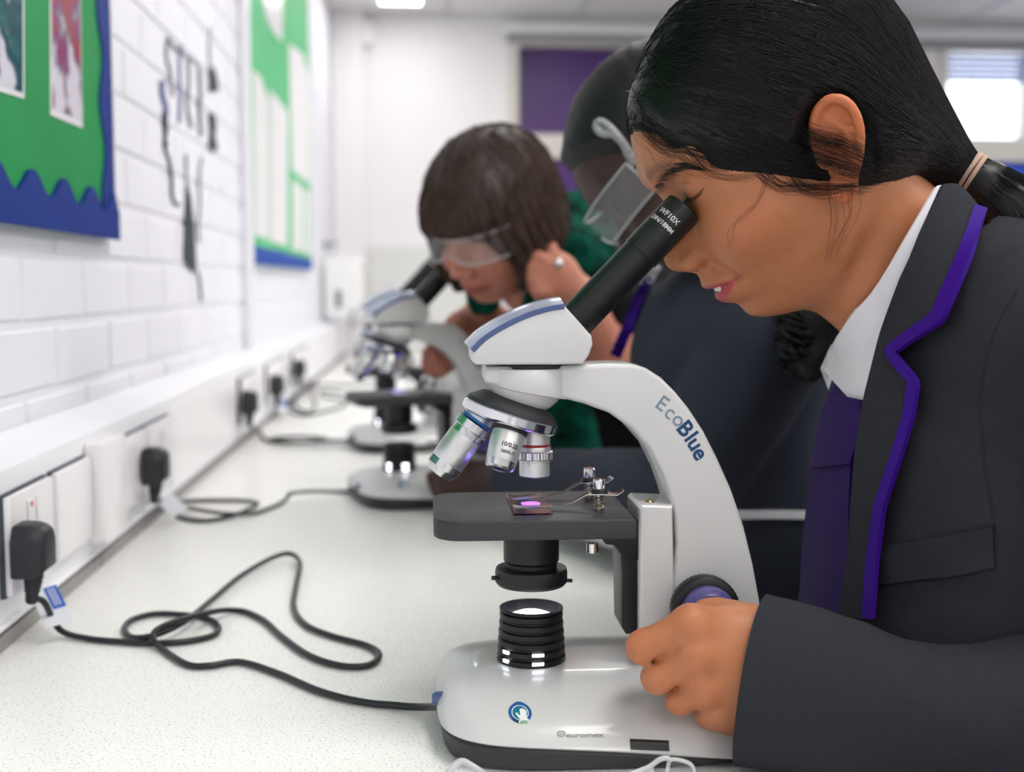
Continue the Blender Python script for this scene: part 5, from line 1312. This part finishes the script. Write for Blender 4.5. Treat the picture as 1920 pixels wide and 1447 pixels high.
def shoes(ch, x, y, s):
    me, _ = surfnet(lambda p: smax(smin(ell(p, (x - .05, y, .028), (.115, .042, .036)), cap(p, (x, y, .03), (x + .01, y, .085), .042), .02), .001 - p[:, 2], .003), (x - .2, y - .07, -.02), (x + .1, y + .07, .15), .007, 'shoe'); ch('shoe', me, m_shoe)
for s in (-1, 1): shoes(wch, .50, 2.0 + s * .09, s)
# goggles: wrap-round clear lens with temple arms
def goggles(Hd, name, label, zr=(-.004, .036), tint=m_clear):
    r = empty(name, tuple(map(float, Hd.wor((.10, 0, .015)))))
    def ch(nm, me, m): o = link(nm, me, m, r); me.transform(Matrix.Translation(-r.location)); return o
    th = np.linspace(-math.radians(76), math.radians(76), 40)
    def grid(off):
        g = []
        for k, z in enumerate(np.linspace(0, 1, 9)):
            row = []
            for t in th:
                notch = .016 * math.exp(-(t / .20) ** 2); zz = zr[0] + notch + (zr[1] - zr[0] - notch) * z
                row.append((.018 + (.098 + off) * math.cos(t), (.082 + off) * math.sin(t), zz))
            g.append(row)
        return Hd.wor(np.array(g).reshape(-1, 3)).reshape(9, 40, 3)
    ch('lens', solid_grid(grid(0), grid(-.0018)), tint)
    G0 = grid(.0004)
    ch('frame_rim', tube(np.concatenate([G0[0], G0[:, -1][1:-1], G0[-1][::-1], G0[:, 0][::-1][1:-1]]), .0011, 8, close=True), m_rim)
    for s in (-1, 1):
        ch('temple_arm', tube(Hd.wor(catmull([(.040, s * .081, .020), (.0, s * .080, .022), (-.035, s * .076, .018), (-.05, s * .072, .0)], 5)), .0035, 8), m_rim)
    tag(r, label, 'goggles'); return r
goggles(WH, 'safety_goggles', 'clear safety goggles worn by the brown haired woman')

# ------------------------------------------------------------------ the second pupil, between the two microscopes
m_skin3 = mat('skin_dark_brown', rgb(60, 35, 30), .45, noise=.05, nscale=60, sss=.06)
m_hairk = mat('hair_black_matte', rgb(16, 14, 15), .55, noise=.3, nscale=120, bump=.6, bscale=220)
m_blaz2 = mat('blazer_slate', rgb(48, 52, 64), .85, noise=.14, nscale=500, bump=.3, bscale=900, spec=.25)
KY = 1.30
c2, s2 = math.cos(math.radians(48)), math.sin(math.radians(48))
KF = np.array((-.97 * c2, .24 * c2, -s2))
KH = Head((0, 0, 0), KF, scale=1.0, ears=True); KH.O = (np.array(P(1112, 388, KY)) - KH.wor((.0978, 0, .0412))).astype(np.float32)
KC = KH.wor((0, 0, .02))
def kl(x, y, z): return KH.wor((x, y, z)).astype(float)
kn1 = kl(-.050, 0, -.12)
KSH = np.array((.345, 1.19, 1.155)); KEL = np.array((.265, 1.24, .985)); KWR = P(950, 905, 1.56)
def khand(p):
    f = chain(p, [KEL, P(1000, 905, 1.52), P(930, 902, 1.575)], [.034, .027, .026], .01)
    f = smin(f, ell(p, P(893, 903, 1.59), (.040, .020, .030)), .014)
    for a, b, c in (((870, 885), (838, 886), (808, 893)), ((866, 900), (832, 903), (812, 908)), ((870, 915), (840, 920), (818, 922)), ((880, 928), (852, 934), (832, 936))):
        f = smin(f, chain(p, [P(*a, 1.588), P(*b, 1.585), P(*c, 1.60)], [.0105, .0095, .0080], .004), .005)
    return smin(f, chain(p, [P(905, 885, 1.60), P(880, 872, 1.615), P(858, 872, 1.625)], [.012, .010, .0085], .004), .006)
def kid_f(p):
    f = near_only(p, KC, .19, KH.f)
    f = smin(f, cap(p, kl(-.025, 0, -.05), kn1, .046, .052), .02)
    f = smin(f, chain(p, [kn1, (.37, 1.33, 1.12), (.42, 1.33, .80)], [.044, .060, .080], .03), .03)
    f = smin(f, near_only(p, P(900, 905, 1.56), .22, khand), .01); f = smin(f, cap(p, KSH, KEL, .036, .033), .02); f = np.minimum(f, cap(p, KEL, P(960, 903, 1.55), .032, .026))
    f = smin(f, chain(p, [(.36, 1.47, 1.15), (.40, 1.52, .95), (.36, 1.52, .78)], [.036, .033, .026], .02), .02)
    return smin(f, ell(p, (.355, 1.52, .73), (.035, .018, .05)), .015)
kid = empty('person', (.42, 1.33, 0)); kch = child(kid)
me, vv = surfnet(kid_f, (-.06, 1.05, .62), (.62, 1.72, 1.58), .0046, 'body'); kbody = kch('body', me, m_skin3)
tag(kid, 'pupil in slate blazer with dark skin and goggles, leaning behind the ponytailed girl', 'person')
khl = [(-.11, -.035), (-.05, -.03), (-.02, .015), (.02, .03), (.045, .055), (.07, .076), (.09, .082), (.12, .085)]
def khair(p):
    q = KH.loc(p).astype(np.float32)
    f = smin(face_f(q), ell(q, (-.004, 0, .047), (.0935, .0705, .080)), .014); d = q[:, 2] - np.interp(q[:, 0], *zip(*khl))
    f = f - np.clip(d * .5, -.004, .010).astype(np.float32); f = smin(f, ell(q, (-.100, 0, .055), (.035, .04, .04)), .02)
    f = smax(f, (-d - .004).astype(np.float32), .004)
    return f + .0012 * n3(q, 260, 41)
me, _ = surfnet(lambda p: near_only(p, KC, .22, khair), KC - .19, KC + .19, .0045, 'hair'); khr = kch('hair', me, m_hairk)
def ktorso(p):
    f = chain(p, [(.345, 1.33, 1.13), (.40, 1.33, .95), (.43, 1.33, .80)], [.115, .13, .125], .04)
    f = smin(f, cap(p, (.345, 1.24, 1.155), (.345, 1.43, 1.155), .066), .05); f = smin(f, cap(p, kn1 + np.array((.045, 0, -.035)), (.36, 1.33, 1.12), .062, .10), .05)
    return f
def kblaz(p):
    f = ktorso(p) + .004 * n3(p, 26, 43) + .0015 * n3(p, 80, 45)
    f = smin(f, chain(p, [KSH, KEL, P(980, 905, 1.535)], [.062, .055, .043], .02) + .002 * n3(p, 60, 46), .012)
    f = smin(f, chain(p, [(.36, 1.47, 1.15), (.40, 1.52, .95), (.37, 1.52, .80)], [.062, .055, .045], .02), .012)
    return smax(f, .775 - p[:, 2], .004)
me, _ = surfnet(kblaz, (.04, 1.05, .75), (.66, 1.68, 1.46), .0075, 'blazer'); kbl = kch('blazer', me, m_blaz2)
# long curls falling over the back of the shoulder
cu = []; cpar = []
for k in range(170):
    u0, v0 = 1470 + 100 * RNG.uniform(0, 1), 500 + 70 * RNG.uniform(0, 1); L_ = RNG.uniform(70, 150)
    cu.append([(u0 + 10 * t - 25 * t * t * RNG.uniform(.5, 1), v0 + L_ * t) for t in np.linspace(0, 1, 22)]); cpar.append((RNG.uniform(0, 6.28), RNG.uniform(.003, .03)))
cw = march(kblaz, np.array(cu).reshape(-1, 2), t0=.9, t1=1.5, off=.012).reshape(-1, 22, 3); tt_ = np.linspace(0, 1, 22)
ph_ = np.array([c[0] for c in cpar])[:, None]; cw = cw + np.stack([.0065 * np.cos(ph_ + 22 * tt_), -np.array([c[1] for c in cpar])[:, None] * .5 + .006 * np.sin(ph_ + 22 * tt_), 0 * (ph_ + tt_)], -1)
kch('curls', strands_mesh(cw, .0022, .0014), m_hairk, khr)['kind'] = 'stuff'
gp = march(kblaz, [(1500, 520), (1525, 590), (1528, 660), (1520, 700)], t0=.9, t1=1.5, off=.010)
gp = [kl(-.105, 0, .03), gp[0], gp[1], gp[2], gp[3]]
me, _ = surfnet(lambda p: chain(p, gp, [.045, .035, .028, .022, .010], .02) + .006 * n3(p, 120, 51), (.15, 1.0, 1.0), (.65, 1.6, 1.5), .006, 'gathered_hair'); kch('gathered_hair', me, m_hairk, khr)
def kruled(name, l, r, m, off, th, rows=30, cols=6): kch(name, ruled(kblaz, l, r, rows, cols, off, th, name, t0=.95, t1=2.0), m, kbl)
kruled('purple_braid', [(1212, 520), (1192, 560), (1172, 610), (1148, 665)], [(1226, 524), (1206, 566), (1186, 616), (1162, 672)], m_trim, .002, .003)
kruled('shirt_collar', [(1216, 500), (1206, 520), (1200, 532)], [(1240, 500), (1230, 516), (1222, 530)], m_shirt, .002, .003, 10)
kruled('shirt_tail', [(1380, 957), (1450, 956), (1530, 957)], [(1380, 972), (1450, 972), (1530, 973)], m_shirt, .002, .003, 14)
def ksk(p):
    f = chain(p, [(.435, 1.33, .80), (.44, 1.33, .62), (.44, 1.33, .50)], [.125, .14, .16], .02) - .004 * np.sin(np.arctan2(p[:, 1] - 1.33, p[:, 0] - .44) * 18)
    return smax(smax(f, .48 - p[:, 2], .004), p[:, 2] - .86, .004)
me, _ = surfnet(ksk, (.22, 1.1, .46), (.66, 1.56, .9), .009, 'skirt'); kch('skirt', me, m_trou)
def kleg(p):
    f = None
    for s in (-1, 1):
        g = chain(p, [(.44, 1.33 + s * .07, .60), (.43, 1.33 + s * .075, .40), (.45, 1.33 + s * .075, .05)], [.06, .05, .036], .02); f = g if f is None else np.minimum(f, g)
    return smax(f, .03 - p[:, 2], .004)
me, _ = surfnet(kleg, (.3, 1.15, .02), (.58, 1.5, .68), .008, 'tights'); kch('tights', me, m_shoe)
for s in (-1, 1): shoes(kch, .46, 1.33 + s * .075, s)
gk = goggles(KH, 'safety_goggles', 'clear safety goggles with a looped strap worn by the pupil behind')
def gch(nm, me, m): o = link(nm, me, m, gk); me.transform(Matrix.Translation(-gk.location)); return o
m_strap = mat('strap_white', rgb(160, 160, 160), .5, noise=.45, nscale=420)
f_k = lambda p: np.minimum(near_only(p, KC, .22, khair), near_only(p, KC, .2, KH.f))
lo_ = march(f_k, resample([(1192, 308), (1178, 290), (1168, 268), (1150, 252), (1130, 250), (1118, 238), (1122, 228), (1136, 232), (1152, 248), (1164, 262), (1178, 282), (1196, 302)], 40), t0=.9, t1=1.7, off=.004)
gch('strap', tube(lo_, .0042, 8), m_strap)
